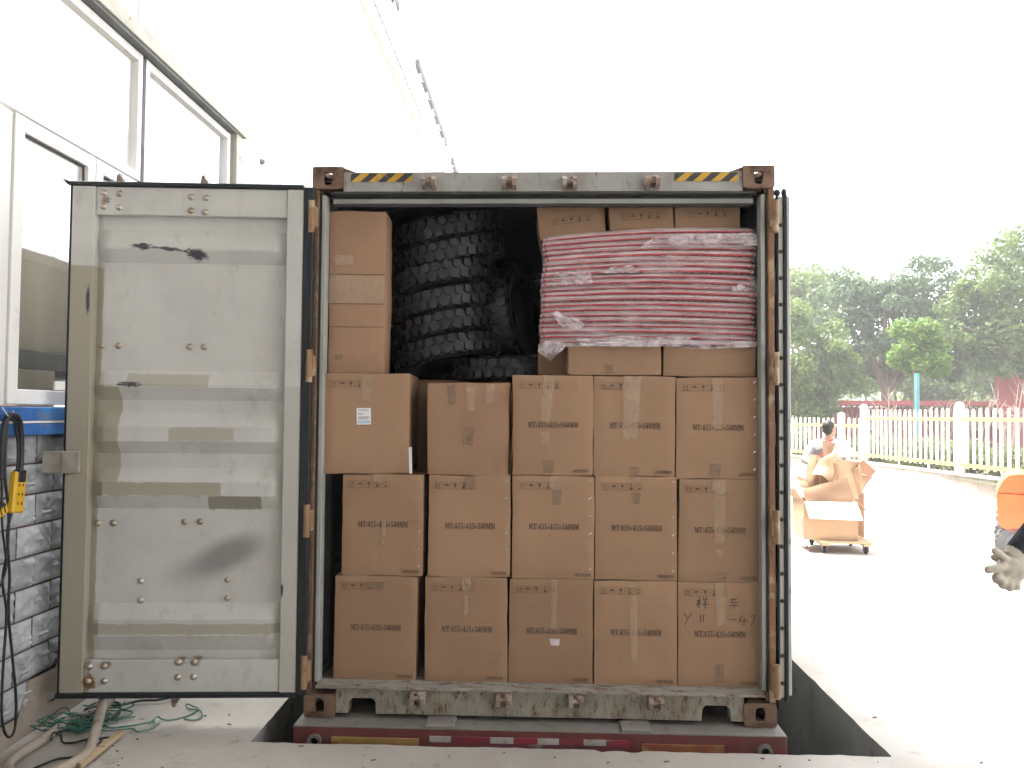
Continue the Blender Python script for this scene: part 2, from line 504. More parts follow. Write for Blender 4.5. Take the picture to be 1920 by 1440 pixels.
# lower window
def frame(y0, y1, z0, z1, t, d=.05, x=XW):
    q = MB()
    q.cbox(x - d, x + .012, y0, y0 + t, z0, z1, .003); q.cbox(x - d, x + .012, y1 - t, y1, z0, z1, .003)
    q.cbox(x - d, x + .010, y0 + t, y1 - t, z0, z0 + t, .003); q.cbox(x - d, x + .010, y0 + t, y1 - t, z1 - t, z1, .003)
    return q
for (y0, y1, z0, z1) in ((-.39, .335, 1.665, 3.105), (.345, 1.07, 1.665, 3.105), (1.08, 2.35, 1.665, 3.105)):
    wn = bp(frame(y0, y1, z0, z1, .075), 'window', M['white_pvc'])
    q = MB(); q.box(XW - .03, XW - .024, y0 + .05, y1 - .05, z0 + .05, z1 - .05); q.build('pane', M['glass'], wn)
    q = MB(); a, b, c, d = y0 + .075, y1 - .075, z0 + .075, z1 - .075
    for bx in ((a, a + .006, c, d), (b - .006, b, c, d), (a, b, c, c + .006), (a, b, d - .010, d)): q.box(XW - .022, XW - .012, *bx)
    q.build('window_seal', M['darktrim'], wn)
for (y0, y1) in ((-2.2, -.72), (-.72, .86), (.90, 2.35)):
    wn = bp(frame(y0, y1, 3.115, 3.94, .055), 'window', M['white_pvc'])
    q = MB(); q.box(XW - .03, XW - .024, y0 + .03, y1 - .03, 3.14, 3.92); q.build('pane', M['glass'], wn)
m = MB(); m.box(XW - .05, XW + .014, .862, .898, 3.116, 3.94); bp(m, 'mullion', M['darktrim'])
m = MB()
m.box(XW - .1, XW + .065, -2.3, 2.36, 3.945, 3.965); bp(m, 'window_soffit', M['rubber_grey'])
m = MB()
m.cbox(XW - .02, XW + .08, -2.3, 2.56, 3.966, 4.02, .004); m.cbox(XW - .02, XW + .05, -2.3, 2.52, 4.022, 4.10, .004)
m.cbox(XW - .08, XW + .05, 2.40, 2.56, 1.66, 3.964, .004)
bp(m, 'window_trim', M['alu'])
m = MB(); m.box(XW - .08, XW - .02, 2.352, 2.398, 1.66, 3.944); bp(m, 'jamb_seal', M['rubber_grey'])
M['awning_grey'] = mat('awning_edge_grey', (.13, .115, .115), .6)
# eave, corrugated edge
def wavy(y0, y1, x0, x1, z, amp, per, th):
    q = MB(); nseg = int((y1 - y0) / per * 8)
    def f(u, v): 
        yy = y0 + (y1 - y0) * u
        return Vector((x0 + (x1 - x0) * v, yy, z + amp * math.cos(2 * math.pi * yy / per) + (1 - v) * .06))
    q.grid(f, nseg, 1)
    q.grid(lambda u, v: f(u, v) + Vector((0, 0, th)), nseg, 1)
    q.grid(lambda u, v: f(u, 1) + Vector((0, 0, th * v)), nseg, 1)
    return q
bp(wavy(W0, W1, XW - .2, XW + .2, 7.43, .018, .25, .03), 'eave', M['roofsheet'])
bp(wavy(W0, W1, XW + .19, XW + .215, 7.405, .018, .25, .022), 'eave_edge', M['awning_grey'])
for (a, b) in ((-2.0, 6.75), (8.55, 12.45), (13.6, 20)):
    aw = bp(wavy(a, b, -2.09, -2.0, 7.16, .05, .78, .012), 'awning', M['roofsheet'])
    q = MB(); q.cbox(-2.05, -1.99, a, b, 7.16, 7.29, .004); q.build('awning_edge', M['awning_grey'], aw)
    for k in range(5): yb_ = a + (b - a) * (k + .5) / 5; q = MB(); q.cyl((XW, yb_, 7.24), (-2.03, yb_, 7.24), .012, 6); q.build('awning_bracket', M['white_wall'], aw)
for yy in (3.1, 4.6, 6.2):
    m = MB(); m.cyl((XW, yy, 3.95), (XW + .03, yy, 3.93), .025, 8); bp(m, 'wall_hook', M['steel'])
# stone base: bricks with carved relief
def brick_mesh(seed, L=.283, H=.148):
    q = MB(); nu, nv = 22, 12
    def f(u, v):
        e = min(u, 1 - u, ) * L; e2 = min(v, 1 - v) * H
        edge = min(1, min(e, e2) / .018)
        ph = noise.noise((u * 2.6 + seed, v * 1.6, seed)) * 3.2 + noise.noise((u * 5.5, v * 3.5 + seed, 3)) * .9 + u * 3.0 + v * 2.2
        rel = 1 - abs(math.sin(ph * 1.7)) ** .6
        return Vector((.004 + edge * (.008 + .019 * rel), u * L, v * H))
    q.grid(f, nu, nv)
    for k, fn in enumerate((lambda u, v: Vector((f(u, 0).x * v, u * L, 0)), lambda u, v: Vector((f(u, 1).x * v, u * L, H)))): q.grid(fn, nu, 1)
    for fn in (lambda u, v: Vector((f(0, u).x * v, 0, u * H)), lambda u, v: Vector((f(1, u).x * v, L, u * H))): q.grid(fn, nv, 1)
    me = q.mesh('brick'); me.materials.append(M['brick'])
    me.polygons.foreach_set('use_smooth', [True] * len(me.polygons)); me.set_sharp_from_angle(angle=R(50))
    return me
M['brick'] = mat('grey_stone_brick', (.39, .40, .41), .45, c2=(.33, .34, .35), sc2=9, c3=(.47, .475, .48), sc3=14, bump=.25, bsc=40, rnd=.16, spec=.5)
bms = [brick_mesh(s) for s in (1.3, 4.7, 9.1, 13.6)]
rb = random.Random(5)
zs = [.102 + .158 * k for k in range(9)]
for k, z in enumerate(zs):
    n0 = -9 if z > .2 else -9
    for i in range(-9, 9):
        yy = -.10 + i * .296 + (.148 if k % 2 else 0)
        if k == 0 and yy > -.2: continue
        if k == 1 and yy > .1: continue
        o = obj('brick', rb.choice(bms), bld, (-.018 + rb.uniform(0, .004), yy, z))
        if k == 8: o.scale = (1, 1, .95)
m = MB()
def pl(u, v):
    yy = -3 + 6 * u; zz = (.10 if yy < -.16 else .258 if yy < .12 else .415) * v
    return Vector((XW + .004 + .035 * (1 - v) ** 2 + .012 * noise.noise((yy * 3, zz * 6, 0)) , yy, zz))
m.grid(pl, 80, 10); bp(m, 'plinth', M['plinth'], smooth=180)
# ------------------------------------------------------------------ shipping container
CT = empty('shipping_container', (0, 0, .05), 0, 'rusty grey high shipping container loaded with cartons, both doors swung open', 'container')
def holed(q, w, h, th, rx, rz, Mx, n=28, sq=2.6):
    """plate w x h (local x,z), thickness th along +y, with an oval hole"""
    o = []; i = []
    for k in range(n):
        a = 2 * math.pi * (k + .5) / n
        c, s_ = math.cos(a), math.sin(a)
        t = 1 / max(abs(c) / (w / 2), abs(s_) / (h / 2)); o.append((c * t, s_ * t))
        i.append((rx * math.copysign(abs(c) ** (2 / sq), c), rz * math.copysign(abs(s_) ** (2 / sq), s_)))
    vs = [Mx @ Vector((x, y, z)) for y in (0, th) for (x, z) in o] + [Mx @ Vector((x, y, z)) for y in (0, th) for (x, z) in i]
    fs = []
    for k in range(n):
        j = (k + 1) % n
        fs += [(k, j, 2 * n + j, 2 * n + k), (n + k, 3 * n + k, 3 * n + j, n + j), (k, n + k, n + j, j), (2 * n + k, 2 * n + j, 3 * n + j, 3 * n + k)]
    q.add(vs, fs)
def casting(sx, top, back=False):
    q = MB(); W_, H_, D_ = .164, .118, .178
    z0 = 2.896 - H_ if top else 0
    x0 = -1.219 if sx < 0 else 1.219 - W_
    y0 = 0 if not back else 12.19 - D_
    T = Matrix.Translation
    th = .028
    cx, cz = x0 + W_ / 2, z0 + H_ / 2
    holed(q, W_, H_, th, .026, .040, T((cx, y0, cz)))
    holed(q, W_, D_, th, .032, .060, T((cx, y0 + D_ / 2, z0 + H_ if top else z0 + th)) @ Matrix.Rotation(R(-90), 4, 'X'))
    xo = x0 if sx < 0 else x0 + W_ - th
    q.box(xo, xo + th, y0 + th, y0 + D_, z0 + (0 if top else th), z0 + H_ - (th if top else 0))
    xi = x0 + W_ - .012 if sx < 0 else x0
    q.box(xi, xi + .012, y0 + th, y0 + D_, z0 + .002, z0 + H_ - .002)
    zb = z0 if top else z0 + H_ - .012
    q.box(x0 + th, x0 + W_ - .013, y0 + th, y0 + D_ - .014, zb, zb + .012)
    q.box(x0 + th, x0 + W_ - .013, y0 + D_ - .013, y0 + D_ - .001, z0 + .013, z0 + H_ - .013)
    return q
for sx in (-1, 1):
    for top in (True, False):
        casting(sx, top).build('corner_casting', M['casting'], CT)
        casting(sx, top, True).build('corner_casting', M['casting'], CT)
# header
m = MB()
m.prism([(0.012, 2.765), (0.012, 2.868), (.10, 2.872), (.10, 2.765)], -1.054, 1.054, 'x')
hd = m.build('header', M['grey_paint'], CT)
m = MB(); m.prism([(.012, 2.752), (.012, 2.764), (.10, 2.764), (.10, 2.70), (.07, 2.70), (.07, 2.752)], -1.12, 1.12, 'x'); m.build('header_lip', M['dark_void'], hd)
m = MB(); m.box(-1.12, 1.12, .055, .069, 2.712, 2.735); m.build('header_flange', M['inner'], hd)
for sx in (-1, 1):                                         # gusset from header up to the casting
    m = MB(); m.prism([(sx * 1.054, 2.868), (sx * 1.054, 2.894), (sx * .985, 2.869)], .02, .05, 'y'); m.build('gusset', M['casting'], hd)
# hazard stripes: painted film, yellow and black lozenges
HZ = (mat('hazard_yellow', (.56, .34, .045), .5, c3=(.18, .12, .07), sc3=10, r3=(.56, .68)), mat('hazard_black', (.045, .048, .052), .5, c3=(.2, .17, .13), sc3=9))
for (xa, xb, dirn) in ((-1.015, -.685, 1), (.70, 1.03, 1)):
    for k in range(2):
        q = MB(); per = .094; sl_ = .055
        za, zb_ = 2.815, 2.862
        x = xa - per
        i = 0
        while x < xb + per:
            if i % 2 == k:
                pts = [(x, za), (x + per / 2, za), (x + per / 2 + sl_, zb_), (x + sl_, zb_)]
                # clip to the strip
                def clip(pts, xc, keep):
                    out = []
                    for a in range(len(pts)):
                        p0, p1 = pts[a], pts[(a + 1) % len(pts)]
                        in0, in1 = keep(p0[0] - xc), keep(p1[0] - xc)
                        if in0: out.append(p0)
                        if in0 != in1:
                            t = (xc - p0[0]) / (p1[0] - p0[0]); out.append((xc, p0[1] + t * (p1[1] - p0[1])))
                    return out
                pts = clip(pts, xa, lambda d: d >= 0)
                if len(pts) > 2: pts = clip(pts, xb, lambda d: d <= 0)
                if len(pts) > 2: q.poly([(a, .0085, b) for a, b in pts])
            x += per / 2; i += 1
        q.build('hazard_stripe', HZ[k], hd)
def keeper(x, z, up):
    q = MB()
    q.cbox(x - .040, x + .040, -.004, .012, z - .034, z + .034, .004)
    for dx in (-.027, .027):
        q.prism([(-.004, z - .030), (-.050, z - .020), (-.055, z + .012), (-.038, z + .030), (-.004, z + .026)], x + dx - .011, x + dx + .011, 'x')
    q.cyl((x - .024, -.030, z + .006), (x + .024, -.030, z + .006), .013, 8)
    q.sphere((x + .014, -.022, z + .02), (.02, .02, .02), 8, 5)
    return q
for x in (-.593, -.169, .149, .579): keeper(x, 2.802, True).build('lock_keeper', M['keeper'], hd)
# sill with fork notches
m = MB()
pol = [(-1.054, .022), (-.99, .022), (-.985, .083), (-.965, .10), (-.86, .10), (-.845, .083), (-.84, .022), (.84, .022), (.845, .083), (.86, .10), (.965, .10), (.985, .083), (.99, .022), (1.054, .022), (1.054, .148), (-1.054, .148)]
m.prism(pol[::-1], .012, .09, 'y')
sill = m.build('sill', M['sill_paint'], CT)
m = MB(); m.prism([(-.004, .150), (-.004, .163), (.07, .174), (.30, .174), (.30, .150)], -1.158, 1.158, 'x'); m.build('threshold', M['threshold'], sill)
for x in (-.62, -.174, .197, .606): keeper(x, .112, False).build('lock_keeper', M['keeper'], sill)
# corner posts: outer hinge column, inner jamb
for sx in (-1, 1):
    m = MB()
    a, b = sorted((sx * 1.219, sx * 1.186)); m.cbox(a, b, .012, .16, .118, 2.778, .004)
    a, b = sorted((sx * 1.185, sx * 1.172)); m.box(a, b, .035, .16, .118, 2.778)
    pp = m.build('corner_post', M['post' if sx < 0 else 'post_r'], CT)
    m = MB(); a, b = sorted((sx * 1.172, sx * 1.150)); m.cbox(a, b, .022, .10, .175, 2.75, .003); m.build('door_jamb', M['inner'], pp)
    m = MB(); a, b = sorted((sx * 1.1855, sx * 1.1725)); m.box(a, b, .028, .034, .17, 2.76); m.build('jamb_groove', M['dark_void'], pp)
    for z in (.24, 1.02, 1.83, 2.62):
        q = MB()
        q.cbox(*sorted((sx * 1.185, sx * 1.222)), -.035, .011, z - .055, z + .055, .006)
        q.cyl((sx * 1.212, -.03, z - .085), (sx * 1.212, -.03, z + .085), .017, 12)
        q.build('hinge', M['hinge'], pp)
# shell
def corr(q, f, n):   # trapezoid corrugation along Y
    prof = [(0, 0), (.07, 0), (.14, .036), (.21, .036), (.28, 0)]
    pts = []
    y = .16
    while y < 12.0:
        for (dy, dx) in prof[:-1]: pts.append((y + dy, dx))
        y += .28
    for i in range(len(pts) - 1):
        q.poly([f(*pts[i], 0), f(*pts[i + 1], 0), f(*pts[i + 1], 1), f(*pts[i], 1)])
for sx in (-1, 1):
    m = MB(); corr(m, lambda y, d, t: (sx * (1.205 - d), y, .15 + 2.62 * t), 0)
    m.box(*sorted((sx * 1.215, sx * 1.16)), .16, 12.1, .02, .15); m.box(*sorted((sx * 1.215, sx * 1.16)), .16, 12.1, 2.77, 2.8415)
    m.build('side_wall', M['innerwall'], CT)
m = MB(); m.box(-1.212, 1.212, .11, 12.15, 2.842, 2.852); m.build('roof_panel', M['innerwall'], CT)
m = MB(); m.box(-1.16, 1.16, .301, 12.1, .15, .172); m.build('floor_panel', M['floor_ply'], CT)
m = MB(); m.box(-1.2, 1.2, 12.1, 12.16, .12, 2.841); m.build('front_wall', M['innerwall'], CT)

# ---- left door, swung round flat: its inside faces us
DW, DH = 1.215, 2.63
dloc = Vector((-1.243, -.03, .185 - .05))
drot = R(4.2)
def dl(u, v):                                              # photo point -> door-local (x, z)
    p_ = at(u, v, -.10); return (p_.x + 1.243, p_.z - .185)
nd = NT('door_paint')
tc = nd.n('TexCoord'); sep = nd.n('SeparateXYZ'); nd.l(tc.outputs['Object'], sep.inputs[0])
cv = nd.coord((1, 1, 1), False)
wob = nd.math('MULTIPLY', nd.math('SUBTRACT', nd.noise(cv, 9, 5, .6), .5), .035)
wob2 = nd.math('MULTIPLY', nd.math('SUBTRACT', nd.noise(nd.coord((1.7, 1, .8), False), 13, 6, .7), .5), .035)
X_, Z_ = nd.math('ADD', sep.outputs[0], wob), nd.math('ADD', sep.outputs[2], wob2)
def dmask(u0, u1, v0, v1, soft=.004):
    (x0, z1), (x1, z0) = dl(u0, v0), dl(u1, v1)
    a = nd.ramp(X_, x0 - soft, x0 + soft); b = nd.ramp(X_, x1 - soft, x1 + soft, 1, 0)
    c = nd.ramp(Z_, z0 - soft, z0 + soft); d = nd.ramp(Z_, z1 - soft, z1 + soft, 1, 0)
    return nd.math('MULTIPLY', nd.math('MULTIPLY', a, b), nd.math('MULTIPLY', c, d))
def dspot(u, v, ru, rv, ang=0, lo=.6, hi=1.0, ragged=None):
    cx, cz = dl(u, v); rx, rz = ru / 366., rv / 366.
    dx = nd.math('SUBTRACT', sep.outputs[0], cx); dz = nd.math('SUBTRACT', sep.outputs[2], cz)
    ca, sa = math.cos(ang), math.sin(ang)
    a = nd.math('DIVIDE', nd.math('ADD', nd.math('MULTIPLY', dx, ca), nd.math('MULTIPLY', dz, sa)), rx)
    b = nd.math('DIVIDE', nd.math('SUBTRACT', nd.math('MULTIPLY', dz, ca), nd.math('MULTIPLY', dx, sa)), rz)
    d = nd.math('SQRT', nd.math('ADD', nd.math('MULTIPLY', a, a), nd.math('MULTIPLY', b, b)))
    if ragged: d = nd.math('ADD', d, nd.math('MULTIPLY', nd.math('SUBTRACT', ragged, .5), 2.2))
    return nd.ramp(d, lo, hi, 1, 0)
rag = nd.noise(nd.coord((1, 1, 2.2), False), 38, 6, .75)
sm = nd.noise(cv, 3.2, 4)
b = nd.mix(nd.ramp(sm, .35, .7), (.545, .54, .51), (.485, .48, .455))
b = nd.mix(nd.ramp(nd.noise(cv, 22, 6, .7), .62, .75, 0, .3), b, (.36, .34, .30))
TAN, TAN2 = (.335, .305, .235), (.27, .25, .205)
for (u0, u1, v0, v1, c) in ((100, 166, 498, 1310, TAN), (164, 216, 722, 908, TAN), (232, 382, 700, 726, (.39, .37, .31)), (310, 430, 802, 828, (.385, .365, .30)), (164, 405, 904, 932, TAN), (382, 480, 932, 960, TAN2), (154, 514, 1170, 1197, (.36, .335, .275)), (524, 575, 725, 1305, (.44, .43, .38))):
    b = nd.mix(nd.math('MULTIPLY', dmask(u0, u1, v0, v1), .92), b, c)
b = nd.mix(nd.math('MULTIPLY', dspot(415, 1045, 90, 38, .40, .30, 1.12), .82), b, (.20, .19, .185))
b = nd.mix(nd.math('MULTIPLY', dspot(355, 1075, 75, 36, .25, .1, 1.2), .5), b, (.25, .23, .23))
for a in ((262, 460, 26, 9, 0), (362, 474, 27, 15, -.2), (310, 464, 40, 5, -.1), (238, 720, 30, 7, 0), (166, 562, 5, 34, 0), (521, 1110, 4, 18, 0)):
    b = nd.mix(nd.math('MULTIPLY', dspot(*a, .5, .9, rag), .95), b, (.045, .045, .055))
b = nd.mix(dspot(165, 1278, 14, 18, 0, .5, 1.0, rag), b, (.2, .09, .035))
for uv in ((196, 375), (196, 1248), (330, 1245), (360, 1245)):
    b = nd.mix(nd.math('MULTIPLY', dspot(*uv, 14, 10, 0, .3, 1.0, rag), .8), b, (.19, .11, .06))
gr = nd.ramp(nd.noise(nd.coord((2, 2, 1.2), False), 5, 6, .7), .52, .75, 0, .45)   # grime on the lower frame
b = nd.mix(gr, b, (.33, .305, .255))
nd.l(b, nd.b.inputs['Base Color']); nd.b.inputs['Roughness'].default_value = .75; nd.b.inputs['Specular IOR Level'].default_value = .2
nd.bump(nd.math('ADD', nd.math('MULTIPLY', nd.noise(cv, 40, 5), .4), nd.noise(cv, 4, 3)), .22, .008)
M['door'] = nd.m

D = MB()
zt, zb = dl(300, 402)[1], dl(300, 1241)[1]
D.cbox(-DW, -DW + .118, 0, .06, 0, DH, .004)               # stiles
D.cbox(-.098, -.012, 0, .06, 0, DH, .004)
D.cbox(-DW + .118, -.098, .010, .06, zt, DH, .004)          # rails
D.cbox(-DW + .118, -.098, .010, .06, 0.0, zb, .004)
door = D.build('door', M['door'], CT, dloc, (0, 0, drot), label='left door swung flat, inside face grey with tan paint patches')
# corrugated panel, profile read from top to bottom: (photo y, depth)
prof = [(400, .050), (428, .050), (462, .012), (466, .012), (490, .052), (694, .052), (720, .012), (726, .012), (750, .052), (772, .052), (800, .014), (828, .012), (851, .052), (878, .052), (905, .014), (931, .012), (956, .052), (1136, .052), (1165, .012), (1196, .012), (1226, .052), (1243, .052)]
Pn = MB()
pz = [(dl(300, v)[1], d) for v, d in prof]
nx = 60
for i in range(len(pz) - 1):
    (z0, d0), (z1, d1) = pz[i], pz[i + 1]
    for k in range(nx):
        xa = -DW + .10 + (DW - .19) * k / nx; xb = -DW + .10 + (DW - .19) * (k + 1) / nx
        def wv(x, z, d): 
            e = max(0, 1 - min(x + DW - .12, -.10 - x) / .06)      # pressed ends run back to the flat sheet
            d2 = d + (.050 - d) * min(1, e) 
            return (x, d2 + .004 * noise.noise((x * 3, z * 3, 0)), z)
        Pn.poly([wv(xa, z0, d0), wv(xb, z0, d0), wv(xb, z1, d1), wv(xa, z1, d1)])
bm = bmesh.new()
me = bpy.data.meshes.new('door_panel'); me.from_pydata(Pn.v, [], Pn.f); bm.from_mesh(me)
bmesh.ops.remove_doubles(bm, verts=bm.verts, dist=1e-4); bmesh.ops.recalc_face_normals(bm, faces=bm.faces); bm.to_mesh(me); bm.free()
me.polygons.foreach_set('use_smooth', [True] * len(me.polygons)); me.set_sharp_from_angle(angle=R(18))
me.materials.append(M['door'])
obj('door_panel', me, door)
m = MB(); m.box(-DW + .01, -.02, .0605, .075, .01, DH - .01); m.build('door_back', M['grey_paint'], door)
# rubber gasket round the edge
m = MB()
m.cbox(-.0115, .040, -.004, .05, -.012, DH + .012, .004)
m.cbox(-DW - .02, -.0120, -.006, .03, DH + .001, DH + .024, .004)
m.cbox(-DW - .02, -.0120, -.004, .03, -.026, -.001, .004)
m.cbox(-DW - .016, -DW - .001, .01, .05, -.02, DH + .02, .003)
m.add([(-DW - .02, -.006, DH), (-DW - .045, -.02, DH + .03), (-DW - .02, -.006, DH + .026), (-DW - .02, .03, DH + .02)], [(0, 1, 2), (1, 2, 3), (0, 1, 3), (0, 2, 3)])
m.add([(-DW - .02, -.006, -.02), (-DW - .05, -.02, -.034), (-DW - .02, -.006, -.036), (-DW - .02, .03, -.02)], [(0, 1, 2), (1, 2, 3), (0, 1, 3), (0, 2, 3)])
m.build('gasket', M['gasket'], door)
bolt = MB(); bolt.lathe([(0, -.016), (.008, -.0155), (.0125, -.011), (.0145, -.004), (.018, -.002), (.018, .002), (0, .002)], 14, Matrix.Rotation(R(-90), 4, 'X'))
bolt = bolt.mesh('bolt'); bolt.materials.append(M['bolt']); bolt.polygons.foreach_set('use_smooth', [True] * len(bolt.polygons))
def dz(z):
    for i in range(len(pz) - 1):
        if pz[i + 1][0] <= z <= pz[i][0]:
            t = (pz[i][0] - z) / (pz[i][0] - pz[i + 1][0]); return pz[i][1] + t * (pz[i + 1][1] - pz[i][1])
    return .010
for (u, v) in ((193, 361), (222, 362), (193, 387), (221, 388), (352, 366), (380, 367), (352, 392), (379, 394), (183, 647), (213, 647), (345, 648), (372, 648), (175, 983), (203, 983), (335, 982), (363, 982), (254, 1094), (415, 1094), (253, 1131), (414, 1129), (166, 1250), (193, 1250), (329, 1246), (358, 1246), (164, 1278), (193, 1278), (327, 1274), (356, 1274)):
    x, z = dl(u, v)
    # bolt may sit on the rail or the panel
    obj('bolt', bolt, door, (x, dz(z) + .002, z))
for u, zz in ((213, DH + .05), (369, DH + .05), (336, -.06)):                             # lock-bar cams showing past the edge
    q = MB(); x = dl(u, 330)[0]
    q.cyl((x, .09, zz - .10 if zz > 0 else zz + .10), (x, .09, zz), .014, 10)
    s_ = 1 if zz > 0 else -1
    q.prism([(x - .018, zz - .01 * s_), (x + .018, zz - .01 * s_), (x + .016, zz + .012 * s_), (x + .002, zz + .022 * s_), (x - .002, zz + .040 * s_), (x - .014, zz + .028 * s_)], .07, .10, 'y')
    q.build('lock_bar', M['keeper'], door)
x0, z0 = dl(86, 886); x1, z1 = dl(152, 846)
q = MB(); q.cbox(x0, x1, -.016, -.004, z0, z1, .003); q.cbox(x0 + .10, x1, -.024, -.017, z0, z1 + .001, .002); q.box(x1 - .006, x1 + .004, -.027, .0, z0 + .006, z1 - .004)
q.build('edge_plate', mat('worn_plate', (.37, .35, .295), .6, c2=(.29, .27, .22), sc2=12), door)
# ---- right door, swung right back along the container side: we see its hinge edge
rd = MB()
rd.cbox(1.283, 1.305, .03, 1.24, .20 - .05, 2.79 - .05, .003)
rdoor = rd.build('door', M['door_edge'], CT, label='right door folded back along the side, seen edge on')
m = MB(); m.cbox(1.262, 1.2825, .000, .05, .13, 2.745, .004); m.cbox(1.228, 1.240, .016, .05, .10, 2.74, .004)
m.sphere((1.235, .02, 2.755), (.018, .016, .02), 8, 6); m.sphere((1.268, .01, 2.752), (.016, .014, .024), 8, 6); m.sphere((1.234, .02, .11), (.012, .012, .03), 8, 6)
m.build('gasket', M['gasket'], rdoor)
m = MB(); m.box(1.2405, 1.2615, .012, .05, .145, 2.735); m.build('gasket_strip', M['door_edge'], rdoor)
rv = MB(); rv.lathe([(0, -.008), (.007, -.007), (.011, 0), (.011, .003)], 10, Matrix.Rotation(R(-90), 4, 'X')); rv = rv.mesh('rivet'); rv.materials.append(M['dark_void'])
z = .22
while z < 2.72:
    o = obj('rivet', rv, rdoor, (1.251, .011, z)); z += .139
for z in (.62, 1.45, 2.25):
    q = MB(); q.prism([(.03, z - .02), (.03, z + .10), (.03 + .02, z + .12), (.05, z)], 1.212, 1.236, 'x'); q.build('hinge_lug', M['grey_paint'], rdoor)

# ------------------------------------------------------------------ trailer under it
TR = empty('truck_trailer', (0, 0, 0), 0, 'red container trailer with striped rear beam parked in the loading pit', 'trailer')
m = MB(); m.cbox(-1.243, 1.243, -.10, .05, -.30, .0395, .006)
beam = m.build('rear_beam', M['trailer_red'], TR)
m = MB(); m.box(-1.24, 1.24, -.102, 1.3, .040, .0455); m.build('deck', M['trailer_deck'], TR)
for (xa, xb) in ((-.57, -.42), (.42, .57)):
    m = MB(); m.cbox(xa, xb, -.104, .03, .046, .064, .004); m.build('deck_pad', M['trailer_deck'], TR)
for (xa, xb) in ((-1.045, -.60), (.52, .93)):
    m = MB(); m.cbox(xa, xb, -.106, -.099, -.20, -.006, .002); m.build('painted_panel', M['trailer_yel'], beam)
m = MB(); m.box(-.545, .46, -.1045, -.0995, -.20, -.022); m.build('lower_band', M['trailer_mar'], beam)
for i, (xa, xb) in enumerate(((-.545, -.435), (-.435, -.237), (-.237, -.118), (-.118, .0), (.0, .110), (.110, .232), (.232, .345), (.345, .46))):
    m = MB(); m.box(xa, xb - .002, -.1065, -.0995, -.021, .008); m.build('reflector', M['refl_white' if i % 2 == 0 else 'refl_red'], beam)
for x in (-1.13, 1.13):
    m = MB(); m.lathe([(.020, -.12), (.036, -.12), (.036, -.09), (.020, -.09)], 20, Matrix.Translation((x, 0, -.028)) @ Matrix.Rotation(R(-90), 4, 'X') , True)
    m.build('pipe_end', M['steel'], beam)
    m = MB(); m.lathe([(0, -.1015), (.0215, -.1015)], 20, Matrix.Translation((x, 0, -.028)) @ Matrix.Rotation(R(-90), 4, 'X')); m.build('pipe_hole', M['black'], beam)
for sx in (-1, 1):
    m = MB(); m.box(*sorted((sx * .38, sx * .52)), .051, 12.4, -.40, .035); m.build('chassis_rail', M['trailer_red'], TR)
    for y in (1.9, 3.2, 4.5):
        q = MB(); q.lathe([(.20, -.13), (.40, -.14), (.48, -.11), (.50, 0), (.48, .11), (.40, .14), (.20, .13)], 32, Matrix.Translation((sx * .98, y, PD + .5)) @ Matrix.Rotation(R(90), 4, 'Y'), True)
        wq = q.build('wheel', M['rubber'], TR, smooth=40)
        q = MB(); q.lathe([(0, -.05), (.12, -.08), (.2, -.10), (.2, .10), (.12, .08), (0, .05)], 24, Matrix.Translation((sx * .98, y, PD + .5)) @ Matrix.Rotation(R(90), 4, 'Y')); q.build('rim', M['steel'], wq)
for y in (1.9, 3.2, 4.5):
    m = MB(); m.cyl((-.9, y, PD + .5), (.9, y, PD + .5), .06, 12); m.build('axle', M['dark_void'], TR)
# ------------------------------------------------------------------ printing on the cartons
def ring(q, cx, cy, rx, ry, a0, a1, tx, ty, n=14):
    for k in range(n):
        a, b = R(a0 + (a1 - a0) * k / n), R(a0 + (a1 - a0) * (k + 1) / n)
        P = lambda t, ix, iy: (cx + (rx - ix) * math.cos(t), cy + (ry - iy) * math.sin(t))
        q.append([P(a, 0, 0), P(b, 0, 0), P(b, tx, ty), P(a, tx, ty)])
def rc(x0, y0, x1, y1): return [(x0, y0), (x1, y0), (x1, y1), (x0, y1)]
def glyph(ch):
    q = []
    if ch == 'M':
        q += [rc(.1, 0, .17, 1), rc(.76, 0, .96, 1), [(.05, 1), (.3, 1), (.56, .32), (.46, .02)], [(.46, .02), (.56, .2), (.82, 1), (.74, 1)], rc(0, 0, .28, .06), rc(.66, 0, 1.06, .06), rc(0, .94, .28, 1), rc(.76, .94, 1.06, 1)]; w_ = 1.08
    elif ch == 'T':
        q += [rc(0, .9, .84, 1), rc(.31, 0, .53, .9), rc(.2, 0, .64, .06), [(0, .72), (.05, .72), (.13, .9), (0, .9)], [(.84, .72), (.79, .72), (.71, .9), (.84, .9)]]; w_ = .88
    elif ch == ':':
        q += [rc(.06, .04, .24, .2), rc(.06, .5, .24, .66)]; w_ = .34
    elif ch == '4':
        q += [rc(.33, 0, .53, 1), rc(0, .22, .66, .37), [(.33, 1), (.42, 1), (.08, .37), (0, .33)]]; w_ = .7
    elif ch == '5':
        q += [rc(.14, .84, .6, 1), [(.1, .5), (.18, .5), (.24, 1), (.14, 1)]]; ring(q, .28, .32, .32, .32, -150, 118, .2, .07); w_ = .68
    elif ch == '3':
        ring(q, .27, .75, .27, .25, -60, 160, .17, .07); ring(q, .27, .28, .33, .28, -160, 80, .2, .07); w_ = .68
    elif ch == '0':
        ring(q, .31, .5, .31, .5, 0, 360, .2, .06, 20); w_ = .68
    else:  # multiplication sign
        q += [[(.06, .15), (.13, .08), (.62, .60), (.55, .67)], [(.55, .08), (.62, .15), (.13, .67), (.06, .60)]]; w_ = .70
    return q, w_
